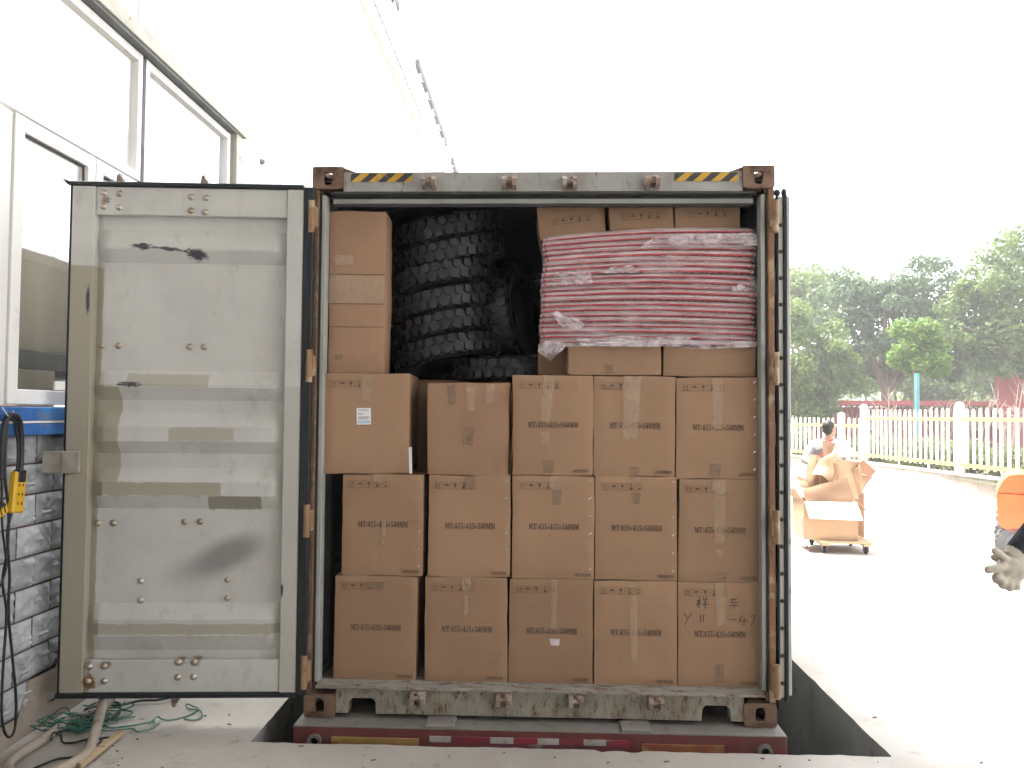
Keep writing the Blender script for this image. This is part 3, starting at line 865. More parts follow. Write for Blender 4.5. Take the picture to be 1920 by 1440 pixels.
def text_polys(s, h):
    out = []; x = 0
    for ch in s:
        q, w_ = glyph(ch)
        out += [[(x + a * h, b * h) for a, b in pl_] for pl_ in q]; x += (w_ + .04) * h
    return [[(a - x / 2, b) for a, b in pl_] for pl_ in out], x
def flat(polys, name, m):
    q = MB()
    for i, pl_ in enumerate(polys): q.poly([(a, -.0012 - .00004 * (i % 9), b) for a, b in pl_])
    me = bpy.data.meshes.new(name); me.from_pydata(q.v, [], q.f); me.materials.append(m); return me
tp, tw = text_polys('MT:455x435x540MM', .0315)
kx = .268 / tw
size_me = flat([[(a * kx, b) for a, b in pl_] for pl_ in tp], 'size_print', M['ink'])
def dash_frame(x, z, s):
    out = []; t = .0016; L = s * .26
    for a in (0, 1):
        for k in (0, .38, .76):
            out += [rc(x + k * s, z + a * s - t / 2, x + k * s + L, z + a * s + t / 2), rc(x + a * s - t / 2, z + k * s, x + a * s + t / 2, z + k * s + L)]
    return out
def icons(flip=False):
    s = .036; out = []
    for i in range(5):
        x = i * .0455; out += dash_frame(x, 0, s)
        c = x + s / 2
        if i == 0:
            for dx in (-.007, .007): out += [rc(c + dx - .0016, .006, c + dx + .0016, .024), [(c + dx - .005, .022), (c + dx + .005, .022), (c + dx, .031)]]
            out += [rc(c - .013, .0035, c + .013, .0055)]
        elif i == 1:
            f = []; ring(f, c, .017, .013, .011, 0, 180, .0129, .0109, 8); out += f; out += [rc(c - .001, .006, c + .001, .018)]
        elif i == 2:
            out += [[(c - .008, .030), (c + .008, .030), (c + .007, .020), (c - .007, .020)], [(c - .007, .020), (c + .007, .020), (c, .014)], rc(c - .0015, .007, c + .0015, .016), rc(c - .006, .005, c + .006, .0075)]
        elif i == 3:
            out += [rc(c - .008, .003, c + .008, .013)] + [rc(c - .007, .015 + k * .005, c + .007, .0175 + k * .005) for k in range(4)]
        else:
            out += [rc(c - .007, .004, c + .007, .013), [(c - .012, .018), (c - .008, .018), (c, .028), (c, .033)], [(c + .012, .018), (c + .008, .018), (c, .028), (c, .033)]]
    return out
icon_me = flat(icons(), 'handling_symbols', M['ink_mid'])
rs = random.Random(2)
ser = []
for i in range(10):
    x = i * .0088
    ser += [rc(x, 0, x + .007, .0028), rc(x, .012, x + .007, .0148), rc(x, 0, x + .0022, .0148)] + ([rc(x + .005, 0, x + .007, .0148)] if i % 3 else []) + ([rc(x, .006, x + .007, .0085)] if i % 2 else [])
serial_me = flat(ser, 'serial_print', M['ink_faint'])
def strip_mesh(w_, h_, m, seed, curl=.0):
    q = MB(); nu, nv = 4, 10
    sl_ = random.Random(seed)
    sk = sl_.uniform(-.06, .06)
    def f(u, v):
        tp_ = w_ * (1 + (.22 if w_ < .1 else 0) * (v - .5))
        return Vector(((u - .5) * tp_ + sk * (v - 1) * h_, -.0022 - .0018 * (1 + noise.noise((u * 5 + seed, v * 9, seed))), (v - 1) * h_ + .006 * noise.noise((u * 6, seed, v * .1)) * (v < .01)))
    q.grid(f, nu, nv)
    me = q.mesh('tape'); me.materials.append(m)
    me.polygons.foreach_set('use_smooth', [True] * len(me.polygons))
    return me

CARDS = []
def carton(label, x0, x1, z0, z1, Y=.08, depth=.45, m='card', rotv=None, jit=.003, name='carton', seed=None, group='cartons stacked in the container', bulge=.004, piv=None):
    w_, h_ = x1 - x0, z1 - z0
    sd = seed if seed is not None else len(CARDS) * 3.71 + 1
    bm = bmesh.new(); bmesh.ops.create_cube(bm, size=1)
    rr = random.Random(sd)
    for q in bm.verts:
        q.co = Vector((q.co.x * w_, (q.co.y + .5) * depth, (q.co.z + .5) * h_))
        q.co.x += rr.uniform(-jit, jit); q.co.z += rr.uniform(-jit, jit) * (1 if q.co.z > h_ / 2 else .3)
    bmesh.ops.bevel(bm, geom=list(bm.edges), offset=.005, segments=2, affect='EDGES', profile=.6)
    bmesh.ops.subdivide_edges(bm, edges=[e for e in bm.edges if e.calc_length() > .1], cuts=7, use_grid_fill=True)
    for q in bm.verts:
        c = q.co
        n3 = Vector((noise.noise((c.z * 7, c.y * 5, sd)), 0, noise.noise((c.x * 7, c.y * 5, sd + 9))))
        q.co += n3 * .005
        if c.y > .02 and abs(c.x) > w_ / 2 - .02: q.co.x += math.copysign(bulge * math.sin(math.pi * min(1, max(0, c.z / h_))) * min(1, c.y / .1), c.x)
    me = bpy.data.meshes.new('carton'); bm.to_mesh(me); bm.free()
    me.polygons.foreach_set('use_smooth', [True] * len(me.polygons)); me.set_sharp_from_angle(angle=R(40))
    me.materials.append(M[m])
    o = obj(name, me, None, ((x0 + x1) / 2, Y, z0), rotv, label, 'carton', group)
    CARDS.append(o); o['_w'] = w_; o['_h'] = h_
    return o
def prints(o, size=True, ic=True, serial=True, dz=0.0):
    w_, h_ = o['_w'], o['_h']
    if size: obj('size_print', size_me, o, (.004, -.0005, h_ * .475 + dz))
    if ic: obj('handling_symbols', icon_me, o, (-w_ / 2 + .033, -.0005, h_ - .072))
    if serial: obj('serial_print', serial_me, o, (w_ / 2 - .105, -.0005, .016))
tcount = [0]
def tape(o, xr, w_, zt_, h_, m='tape', ang=0.0):
    tcount[0] += 1
    obj('tape', strip_mesh(w_, h_, M[m], tcount[0] * 1.7), o, (xr, -.0002 * (tcount[0] % 4), zt_), (0, ang, 0))
def staples(o):
    w_, h_ = o['_w'], o['_h']
    for k in range(6):
        q = MB(); z = h_ * (.06 + .172 * k)
        Mx = Matrix.Translation((w_ / 2 - .022, -.0035, z + .02)) @ Matrix.Rotation(R(-40), 4, 'Y')
        q.cbox(-.009, .009, -.0015, .0015, -.0022, .0022, .0006, Mx)
        q.build('staple', M['staple'], o)
M['staple'] = mat('bright_staple', (.75, .72, .66), .2, .8)

F = .222
ROW1 = [(-1.084, -.645, F, .770), (-.599, -.164, F, .768), (-.153, .285, F, .766), (.291, .725, F, .765), (.731, 1.118, F, .763)]
ROW1[4] = (.731, 1.122, F, .763)
ROW2 = [(-1.052, -.617, .772, 1.309), (-.589, -.151, .770, 1.306), (-.140, .291, .768, 1.311), (.297, .727, .767, 1.310), (.736, 1.122, .765, 1.301)]
ROW3 = [(-1.122, -.698, 1.311, 1.845), (-.603, -.156, 1.3085, 1.800), (-.145, .280, 1.313, 1.843), (.286, .716, 1.312, 1.843), (.721, 1.122, 1.304, 1.837)]
# the outermost cartons stand inside the wall line, so let their full width run behind the jambs
ROW1[4] = (.731, 1.160, F, .763); ROW2[4] = (.736, 1.158, .765, 1.301); ROW3[4] = (.721, 1.153, 1.304, 1.837); ROW3[0] = (-1.156, -.698, 1.311, 1.845)
LB1 = ['printed carton in the bottom row, standing at the left end', 'printed carton in the bottom row, second from the left', 'printed carton in the middle of the bottom row, white scrap of tape below its print', 'printed carton in the bottom row, second from the right', 'carton in the bottom right corner with handwriting above its print']
LB2 = ['printed carton at the left end of the second row, metal staples down its right edge', 'printed carton in the second row from the floor, second from the left', 'printed carton in the middle of the second row from the floor', 'printed carton in the second row from the floor, second from the right', 'printed carton at the right end of the second row from the floor']
B1 = [carton(LB1[i], *r) for i, r in enumerate(ROW1)]
B2 = [carton(LB2[i], *r) for i, r in enumerate(ROW2)]
B3 = [carton('carton with a white paper label, no size print, under the tall carton', *ROW3[0], jit=.005, rotv=(0, 0, R(3.5))),
      carton('shorter plain worn carton with a torn right edge, below the tyres', *ROW3[1], m='card_warm', jit=.010, bulge=.012),
      carton('printed carton in the third row, right of the plain worn carton', *ROW3[2]),
      carton('printed carton in the third row with the widest strip of clear tape', *ROW3[3]),
      carton('printed carton at the right end of the third row, staples on its edge', *ROW3[4])]
for o in B1 + B2 + B3[2:]: prints(o)
prints(B3[0], False, True, False)
for o in B2[:4] + [B3[4]]: staples(o)
H3 = B3[2]['_h']
tape(B3[2], -.018, .055, H3, .25, ang=R(3)); tape(B3[2], -.035, .045, H3 - .30, .07)
tape(B3[3], -.01, .085, H3, .33, ang=R(1)); tape(B3[3], .0, .05, .05, .045, 'tape_brown')
tape(B3[4], .0, .052, H3, .27, ang=R(-2)); tape(B3[4], -.01, .055, .08, .075, 'tape_brown'); tape(B3[2], -.02, .055, .08, .07, 'tape_brown')
tape(B3[0], .0, .055, .525, .14)
tape(B3[1], -.09, .045, .485, .11, 'tape_brown'); tape(B3[1], .01, .045, .47, .13); tape(B3[1], .115, .045, .485, .10); tape(B3[1], .0, .06, .26, .10, 'tape_brown')
tape(B2[0], -.02, .06, .537, .05); tape(B2[1], .0, .05, .535, .07, 'tape_brown'); tape(B2[2], .01, .055, .54, .07); tape(B2[2], .02, .045, .47, .08, 'tape_brown')
tape(B2[3], .0, .055, .54, .02); tape(B2[3], .0, .04, .46, .06, 'tape_brown'); tape(B2[4], -.005, .065, .535, .08); tape(B2[4], .0, .055, .45, .25, 'tape'); tape(B2[4], .0, .035, .17, .04)
tape(B2[0], .01, .02, .29, .12); tape(B2[4], .01, .05, .05, .045, 'tape_brown')
tape(B1[1], .0, .045, .545, .07); tape(B1[1], .0, .02, .45, .10); tape(B1[2], .018, .03, .545, .26); tape(B1[2], .02, .05, .235, .035, 'film_loose')
tape(B1[3], -.01, .05, .54, .03); tape(B1[3], -.012, .035, .47, .34); tape(B1[4], .0, .045, .54, .22); tape(B1[0], -.005, .09, .515, .035, 'tape_brown'); tape(B1[4], .0, .045, .12, .10, 'tape_brown')
# handwriting
def pen(o, strokes, x, z, s, r=.0022):
    q = MB()
    for st in strokes:
        for (a, b), (c, d) in zip(st[:-1], st[1:]):
            v = Vector((c - a, d - b)); 
            if v.length < 1e-6: continue
            nn = Vector((-v.y, v.x)).normalized() * r / s
            q.poly([(x + (a + nn.x) * s, -.0026, z + (b + nn.y) * s), (x + (c + nn.x) * s, -.0026, z + (d + nn.y) * s), (x + (c - nn.x) * s, -.0026, z + (d - nn.y) * s), (x + (a - nn.x) * s, -.0026, z + (b - nn.y) * s)])
    q.build('handwriting', M['pencil'], o)
o = B1[4]; zt0 = o['_h']
pen(o, [[(0, .62), (.42, .7)], [(.22, 1), (.2, 0)], [(.2, .6), (.0, .2)], [(.22, .55), (.42, .3)], [(.55, .95), (.62, .8)], [(.85, 1), (.78, .82)], [(.52, .72), (.95, .76)], [(.55, .52), (.9, .55)], [(.48, .3), (1.0, .36)], [(.73, .76), (.7, -.05)]], -.118, zt0 - .135, .062)
pen(o, [[(.1, .9), (.8, .95)], [(.5, 1.1), (.2, .55), (.9, .58)], [(.0, .25), (1.0, .32)], [(.55, .8), (.52, -.1)]], .052, zt0 - .132, .050)
pen(o, [[(0, 1), (.3, .55)], [(.6, 1), (.05, 0)]], -.185, zt0 - .225, .065)
pen(o, [[(0, 1), (.02, .1)], [(.35, 1), (.33, .15)]], -.098, zt0 - .212, .045)
pen(o, [[(0, .5), (.8, .55)], [(1.5, 1.0), (1.1, .35), (2.1, .42)], [(1.75, .75), (1.65, -.1)], [(2.3, .95), (2.95, 1.0), (2.5, -.15)]], .050, zt0 - .215, .046)
# paper label
q = MB(); q.cbox(-.038, .038, -.003, -.0008, 0, .088, .001); pl_ = q.build('paper_label', M['paper'], B3[0], (-.015, 0, .262), (0, R(-1.5), 0))
q = MB()
for a in (rc(-.030, .076, .026, .079), rc(-.030, .060, .002, .062), rc(-.030, .054, -.004, .056), rc(-.030, .040, .030, .0425), rc(-.030, .034, .030, .0365), rc(-.030, .029, .020, .031)): q.poly([(x, -.0034, z) for x, z in a])
q.build('label_print', M['ink_faint'], pl_)
q = MB(); q.poly([(-.034, -.0036, .006), (.034, -.0036, .006), (.034, -.0036, .022), (-.034, -.0036, .022)]); q.build('label_band', M['paper_blue'], pl_)
# torn corner of the worn carton: layers of board sprung open
q = MB()
q.grid(lambda u, v: Vector((.222 + .012 * math.sin(math.pi * v) * (1 + .3 * u), -.012 + .10 * u - .008 * math.sin(v * 9), .01 + .47 * v)), 3, 12)
q.grid(lambda u, v: Vector((.228 + .020 * math.sin(math.pi * v), .01 + .09 * u, .03 + .45 * v)), 2, 12)
q.build('torn_flap', M['card_pale'], B3[1], smooth=180)
# tall carton, upper left
tall = carton('tall plain carton with taped seams standing at the upper left', -1.148, -.846, 1.848, 2.735, Y=.10, depth=.26, rotv=(0, 0, R(3)), m='card_warm', jit=.006)
for z, h in ((.535, .004), (.375, .004), (.25, .003)):
    q = MB(); q.box(-.150, .150, -.0018, -.0008, z, z + h); q.build('seam', M['ink_faint'], tall)
tape(tall, .0, .296, .53, .15, 'tape'); tape(tall, -.07, .10, .64, .05); tape(tall, -.09, .04, .10, .03, 'tape_brown')
# flat cartons over the third row
R4 = [carton('flat carton under the left half of the red pad stack', .148, .642, 1.848, 2.008, Y=.085, jit=.006), carton('flat carton under the right half of the red pad stack', .656, 1.146, 1.842, 2.004, Y=.10, jit=.006)]
carton('dark recessed carton beside the lowest tyre, under the plastic corner', -.01, .17, 1.85, 2.02, Y=.32, depth=.3, m='card_warm')
tape(R4[0], -.03, .045, .055, .05, 'tape_brown')
# cartons on top
T1 = carton('tilted carton at the left on top of the red pads', -.005, .362, 2.612, 2.80, Y=.19, depth=.42, rotv=(0, R(-7), 0))
T2 = carton('upper middle carton on top of the red pads', .375, .722, 2.634, 2.84, Y=.16, depth=.42, rotv=(0, R(-3), 0))
T3 = carton('upper right carton on top of the red pads, close under the roof', .730, 1.082, 2.646, 2.845, Y=.16, depth=.42, rotv=(0, R(-2), 0))
for o in (T1, T2, T3): obj('handling_symbols', icon_me, o, (-.11, -.0008, .075 if o is T1 else .065))
# white strip of wood between cartons
q = MB(); q.cbox(-.008, .008, 0, .006, 0, .14, .002)
q.build('wood_strip', M['whiteplastic'], None, (-.682, .05, 1.316), (0, R(-2), 0), label='thin white strip standing in the gap right of the labelled carton', cat='strip')

# ------------------------------------------------------------------ tyres
def tyre_meshes(Ro=.335, W_=.128):
    Ri = .19; h = W_ / 2
    q = MB()
    prof = [(Ri, -h * .55), (Ri + .02, -h * .8), (Ri + .07, -h), (Ro - .05, -h * .98), (Ro - .022, -h * .85), (Ro - .014, -h * .5), (Ro - .012, 0), (Ro - .014, h * .5), (Ro - .022, h * .85), (Ro - .05, h * .98), (Ri + .07, h), (Ri + .02, h * .8), (Ri, h * .55), (Ri + .012, 0)]
    q.lathe(prof, 56, None, True)
    body = q.mesh('tyre'); body.materials.append(M['rubber']); body.polygons.foreach_set('use_smooth', [True] * len(body.polygons)); body.set_sharp_from_angle(angle=R(45))
    t = MB(); n = 34
    for row, zc, off in ((0, -h * .46, 0), (1, h * .46, .5)):
        for k in range(n):
            a = 2 * math.pi * (k + off) / n; da = 2 * math.pi / n * .42; hz = h * .40
            hexa = [(-da, -hz * .45), (-da * .45, -hz), (da * .45, -hz), (da, -hz * .45), (da * .9, hz * .6), (da * .3, hz), (-da * .6, hz * .9)]
            vs = []
            for rr_ in (Ro - .02, Ro):
                for (aa, zz) in hexa:
                    f = 1 if rr_ < Ro else .9
                    vs.append((rr_ * math.cos(a + aa * f), rr_ * math.sin(a + aa * f), zc + zz * f))
            m_ = len(hexa)
            t.add(vs, [tuple(range(m_, 2 * m_))] + [(i, (i + 1) % m_, (i + 1) % m_ + m_, i + m_) for i in range(m_)])
    for s_ in (-1, 1):                                     # shoulder lugs
        for k in range(n):
            a = 2 * math.pi * (k + (.5 if s_ < 0 else 0)) / n; da = 2 * math.pi / n * .32
            vs = []
            for (rr_, zz) in ((Ro - .045, h * 1.0), (Ro - .012, h * .86), (Ro - .004, h * .96), (Ro - .04, h * 1.10)):
                for aa in (-da, da): vs.append((rr_ * math.cos(a + aa), rr_ * math.sin(a + aa), s_ * zz))
            t.add(vs, [(0, 1, 3, 2), (2, 3, 5, 4), (4, 5, 7, 6), (6, 7, 1, 0), (0, 2, 4, 6), (1, 3, 5, 7)])
    tread = t.mesh('tread'); tread.materials.append(M['rubber'])
    return body, tread
TB, TT = tyre_meshes()
def tyre(label, loc, rotv):
    o = obj('tyre', TB, None, loc, rotv, label, 'tyre', 'tyres piled in the container')
    obj('tread', TT, o); return o
names = ['lowest', 'second lowest', 'third from the bottom', 'third from the top', 'second from the top', 'topmost']
for k in range(6):
    z = 1.985 + k * .150
    tyre('black tyre lying tilted in the stack, ' + names[k], (-.570 + (.018, .0, -.012, -.022, .014, .0)[k], .64, z), (R(-7 + (k % 3)), R(-12 + (k * 5 % 4)), R(11 * k)))
tyre('black tyre lying low to the right, below the stacked tyres', (-.20, .66, 1.915), (R(2), R(-3), R(20)))
tyre('black tyre standing on edge right beside the tyre stack', (-.170, .80, 2.24), (R(14), R(80), R(0)))
tyre('black tyre standing on edge behind the red pad stack', (.0, .95, 2.20), (R(-12), R(70), R(15)))
# carton carrying the tyres behind the front row
carton('carton hidden in the dark behind the worn carton, carrying the tyres', -.97, -.05, .235, 1.835, Y=.56, depth=.9, m='card_warm', group='cartons stacked in the container')

# ------------------------------------------------------------------ stack of red panels in plastic film
NP = 21
ordn = ['topmost', 'second', 'third', 'fourth', 'fifth', 'sixth', 'seventh', 'eighth', 'ninth', 'tenth', 'eleventh', 'twelfth', 'thirteenth', 'fourteenth', 'fifteenth', 'sixteenth', 'seventeenth', 'eighteenth', 'nineteenth', 'twentieth', 'lowest']
rp = random.Random(11)
PX_A, PX_B = -.002, 1.150
panels = []
for k in range(NP):
    i = NP - 1 - k                                        # 0 = topmost
    f = k / (NP - 1)
    th = .0285
    z0_ = 2.016 + k * .0279
    dx0, dx1 = rp.uniform(-.008, .010), rp.uniform(-.012, .008)
    x0_, x1_ = PX_A + dx0 + .014 * f, PX_B + dx1 - .012 * f
    y0_ = .075 + rp.uniform(-.008, .010)
    def lift(x):
        t = (x - PX_A) / (PX_B - PX_A)
        return .020 * math.sin(math.pi * min(1, max(0, t))) * (.35 + .65 * min(1, f * 2)) - .012 * t * (1 - f) + .050 * t * f * f - .012 * f + .0022 * noise.noise((x * 6, k * 3.3, 0))
    def rounded(h, prof, d0, inset):
        q = MB(); nx_ = 36
        rings = []
        for a in range(nx_ + 1):
            x = x0_ + inset + (x1_ - x0_ - 2 * inset) * a / nx_
            e = min(x - x0_, x1_ - x) ; rnd = .012 * max(0, 1 - e / .02) ** 2
            rings.append([(x, y0_ + d0 + py + rnd, z0_ + h / 2 + pz_ * h * (1 - .5 * max(0, 1 - e / .012)) + lift(x)) for (py, pz_) in prof])
        n_ = len(prof)
        vs = [p_ for g_ in rings for p_ in g_]
        fs = [(a * n_ + b_, a * n_ + b_ + 1, (a + 1) * n_ + b_ + 1, (a + 1) * n_ + b_) for a in range(nx_) for b_ in range(n_ - 1)]
        fs += [tuple(range(n_)), tuple(nx_ * n_ + b_ for b_ in range(n_))]
        q.add(vs, fs); return q
    body = rounded(.019, [(.55, .5), (.008, .5), (.0015, .3), (0, 0), (.0015, -.3), (.008, -.5), (.55, -.5)], .010, .012)
    w1 = ordn[i]
    lab = 'topmost red pad in the film wrapped stack' if i == 0 else 'lowest red pad in the film wrapped stack' if i == NP - 1 else '%s red pad from the top of the film wrapped stack' % w1
    po = body.build('wrapped_pad', M['foam'], None, smooth=35, label=lab, cat='slab', group='red pads wrapped in plastic film')
    fin = rp.uniform(-.10, .28)
    film = rounded(.0275, [(.5, .5), (.012, .5), (.004, .30), (-.001, fin + .07), (-.012 - rp.uniform(0, .006), fin), (-.001, fin - .07), (.004, -.32), (.012, -.5), (.5, -.5)], .008, 0)
    film.build('film', M['film'], po, smooth=50)
    panels.append(po)
def flap(po, uv, Y, seed, m='film_loose', amp=.018):       # a loose piece of film, crumpled
    q = MB(); n_ = 14
    c = [at(u, v, Y) for u, v in uv]
    def f(u, v):
        p_ = (c[0] * (1 - u) + c[1] * u) * (1 - v) + (c[3] * (1 - u) + c[2] * u) * v
        e = .010
        return p_ + Vector((e * noise.noise((u * 4, v * 4, seed)), -amp * abs(noise.noise((u * 3.5 + seed, v * 3.5, 2))) - .008 * noise.noise((u * 9, v * 9, seed)), e * 1.4 * noise.noise((u * 4, v * 4, seed + 5))))
    q.grid(f, n_, n_); q.build('film_flap', M[m], po, smooth=45)
flap(panels[12], ((1025, 512), (1105, 508), (1112, 530), (1035, 538)), .055, 1.2)
flap(panels[4], ((1022, 580), (1085, 598), (1100, 612), (1060, 618)), .055, 3.7)
flap(panels[13], ((1145, 500), (1185, 498), (1200, 512), (1130, 512)), .055, 5.1)
flap(panels[9], ((1372, 540), (1390, 532), (1405, 546), (1370, 546)), .055, 8.1)
flap(panels[18], ((1240, 440), (1420, 436), (1420, 462), (1200, 462)), .058, 9.4)
flap(panels[1], ((1080, 634), (1300, 628), (1290, 646), (1090, 648)), .055, 4.4)
flap(panels[0], ((1016, 640), (1420, 640), (1418, 654), (1060, 650)), .055, 6.6)
# one torn outer sheet of film over the whole front: mostly gone, cloudy where it still clings
n = NT('torn_outer_film')
v_ = n.coord((1, 1, 2.2), False)
n.b.inputs['Base Color'].default_value = (.74, .62, .67, 1); n.b.inputs['Roughness'].default_value = .3
n.l(n.ramp(n.noise(v_, 3.4, 5, .6, .8), .50, .72, .02, .34), n.b.inputs['Alpha'])
n.bump(n.noise(n.coord((1, 1, 1), False), 11, 4, .6, 1.0), .8, .012)
M['film_outer'] = n.m
q = MB(); ca, cb, cc_, cd = at(1018, 446, .05), at(1420, 430, .05), at(1421, 648, .05), at(1014, 645, .05)
def fo(u, v):
    p_ = (ca * (1 - u) + cb * u) * (1 - v) + (cd * (1 - u) + cc_ * u) * v
    return p_ + Vector((0, -.006 * abs(noise.noise((u * 9, v * 5, 1))) - .004 * noise.noise((u * 24, v * 14, 4)), .018 * math.sin(math.pi * u) * (1 - v)))
q.grid(fo, 50, 30); q.build('outer_film', M['film_outer'], panels[10], smooth=60)
# gathered corner of film hanging at the lower left
q = MB()
tip = at(1032, 677, .06)
top = [at(u, v, y) for u, v, y in ((1010, 645, .07), (1022, 640, .03), (1045, 640, .03), (1064, 644, .07), (1050, 642, .16), (1020, 642, .16))]
mid = [at(u, v, y) for u, v, y in ((1009, 660, .07), (1020, 664, .035), (1042, 664, .03), (1056, 656, .07), (1046, 660, .13), (1020, 660, .13))]
n_ = len(top)
q.add(top + mid + [tip], [(i, (i + 1) % n_, n_ + (i + 1) % n_, n_ + i) for i in range(n_)] + [(n_ + i, n_ + (i + 1) % n_, 2 * n_) for i in range(n_)])
q.build('film_corner', M['film_loose'], panels[0])
# ------------------------------------------------------------------ things at the foot of the wall
def smooth_path(pts, n=8):
    pts = [Vector(p_) for p_ in pts]; out = []
    for i in range(len(pts) - 1):
        p0, p1, p2, p3 = pts[max(i - 1, 0)], pts[i], pts[i + 1], pts[min(i + 2, len(pts) - 1)]
        for k in range(n):
            t = k / n
            out.append(.5 * ((2 * p1) + (p2 - p0) * t + (2 * p0 - 5 * p1 + 4 * p2 - p3) * t * t + (3 * p1 - p0 - 3 * p2 + p3) * t ** 3))
    return out + [pts[-1]]
def line(name, label, cat, uvz, r, m, n=8, group=None):
    q = MB(); q.tube(smooth_path([atg(u, v, z) for u, v, z in uvz]), r, n)
    return q.build(name, M[m], None, smooth=180, label=label, cat=cat, group=group)
line('hose', 'thick beige hose curving along the foot of the wall', 'hose', [(215, 1298, .10), (190, 1330, .05), (130, 1352, .03), (75, 1390, .03), (35, 1415, .03), (15, 1436, .03), (28, 1452, .03), (80, 1452, .03)], .024, 'hose', 12)
line('hose', 'beige hose running down from the door to the lower left edge', 'hose', [(196, 1305, .14), (186, 1345, .10), (178, 1375, .06), (172, 1395, .03), (160, 1416, .028), (120, 1440, .028), (60, 1470, .028)], .025, 'hose', 12)
line('cable', 'black cable lying below the beige hoses at the picture edge', 'cable', [(55, 1445, .012), (105, 1424, .012), (150, 1418, .012), (180, 1402, .015), (190, 1388, .02), (182, 1384, .03), (178, 1392, .02), (186, 1398, .012)], .006, 'black')
line('cable', 'thin dark cable looped under the swung door', 'cable', [(95, 1388, .03), (100, 1374, .06), (113, 1378, .05), (118, 1392, .012), (140, 1392, .012), (165, 1386, .012), (190, 1384, .012), (208, 1382, .012)], .005, 'black')
line('cable', 'black cable running under the bottom edge of the door', 'cable', [(160, 1330, .10), (190, 1322, .07), (225, 1322, .03), (262, 1314, .02), (300, 1312, .02), (335, 1303, .02)], .007, 'black')
line('cable', 'black cable curled beside the hose near the tangled green cord', 'cable', [(165, 1345, .05), (200, 1320, .06), (222, 1318, .05), (226, 1332, .04), (215, 1345, .03), (190, 1352, .02), (160, 1350, .02)], .006, 'black')
# green cord tangle
rg = random.Random(21)
def tangle(name, label, base, n, spread, r, m, cat, h=.10):
    q = MB()
    for k in range(n):
        pts = []
        c = Vector(base[k % len(base)])
        for j in range(9):
            th_ = j * 1.15 + k; rad_ = spread * (.5 + .9 * rg.random()); pts.append(c + Vector((rad_ * math.cos(th_) * 1.3 + rg.gauss(0, spread * .3), rad_ * .7 * math.sin(th_) + rg.gauss(0, spread * .2), abs(rg.gauss(0, h * .35)) + .008)))
        q.tube(smooth_path(pts, 5), r, 5)
    return q.build(name, M[m], None, smooth=180, label=label, cat=cat)
tangle('green_cord', 'tangle of thin green cord lying among the hoses', [atg(u, v, 0) for u, v in ((130, 1375), (115, 1368), (150, 1362), (200, 1345), (170, 1355))], 14, .085, .0035, 'cord_green', 'cord', .09)
line('green_cord', 'loose end of green cord trailing over the concrete', 'cord', [(190, 1352, .01), (205, 1364, .008), (235, 1362, .008), (262, 1358, .012), (290, 1352, .008), (280, 1357, .02), (295, 1344, .03), (303, 1348, .01), (320, 1350, .006), (352, 1342, .006), (372, 1330, .006), (362, 1324, .02), (350, 1320, .03), (352, 1328, .012), (375, 1332, .01), (378, 1342, .01), (366, 1350, .008), (345, 1348, .006)], .004, 'cord_green', 6)
line('green_cord', 'thin green cord crossing below the tangle', 'cord', [(160, 1360, .02), (195, 1370, .008), (225, 1368, .006), (250, 1366, .006), (260, 1372, .006), (285, 1366, .006), (300, 1355, .006)], .003, 'cord_green', 6)
q = MB()
a, b = atg(152, 1442, .012), atg(233, 1377, .012)
dv = (b - a).normalized(); nn = Vector((-dv.y, dv.x, 0))
q.prism([(0, 0), ((b - a).length, 0), ((b - a).length * .98, .028), (.02, .036)], 0, .022, 'z', Matrix.Translation(a) @ Matrix(((dv.x, nn.x, 0, 0), (dv.y, nn.y, 0, 0), (0, 0, 1, 0), (0, 0, 0, 1))))
q.build('wood_strip', M['wood'], None, label='pale wooden strip lying on the concrete at the bottom left', cat='wood strip')
# scraps
rsx = random.Random(8)
chip_uv = [(258, 1386), (430, 1358), (565, 1399), (385, 1342), (220, 1408), (1117, 1425), (1140, 1430), (1335, 1424), (1430, 1422), (1640, 1345), (1675, 1265), (1250, 1428), (1040, 1420), (1840, 1430), (700, 1425)]
q = MB()
for (u, v) in chip_uv:
    c = atg(u, v, .004); L = rsx.uniform(.012, .034); w_ = rsx.uniform(.002, .005)
    if u in (565, 385): L *= .7
    if v > 1415 and u > 700 and u % 2: continue
    q.cbox(-L / 2, L / 2, -w_ / 2, w_ / 2, -.003, .004, .002, Matrix.Translation(c) @ Matrix.Rotation(rsx.uniform(-.6, .6), 4, 'Z'))
for k in range(60):
    c = Vector((rsx.uniform(-2.4, 3.0), rsx.uniform(-.75, -.24), .002))
    if rsx.random() < .35: c = Vector((rsx.uniform(-2.5, -1.5), rsx.uniform(-.3, 1.8), .002))
    r_ = rsx.uniform(.002, .006); q.sphere(c, (r_ * 1.5, r_, r_ * .7), 5, 3)
q.build('grit', mat('dirt_grit', (.24, .2, .165), .9), None, kind='stuff', label='small chips and grit scattered on the dock concrete', cat='grit')
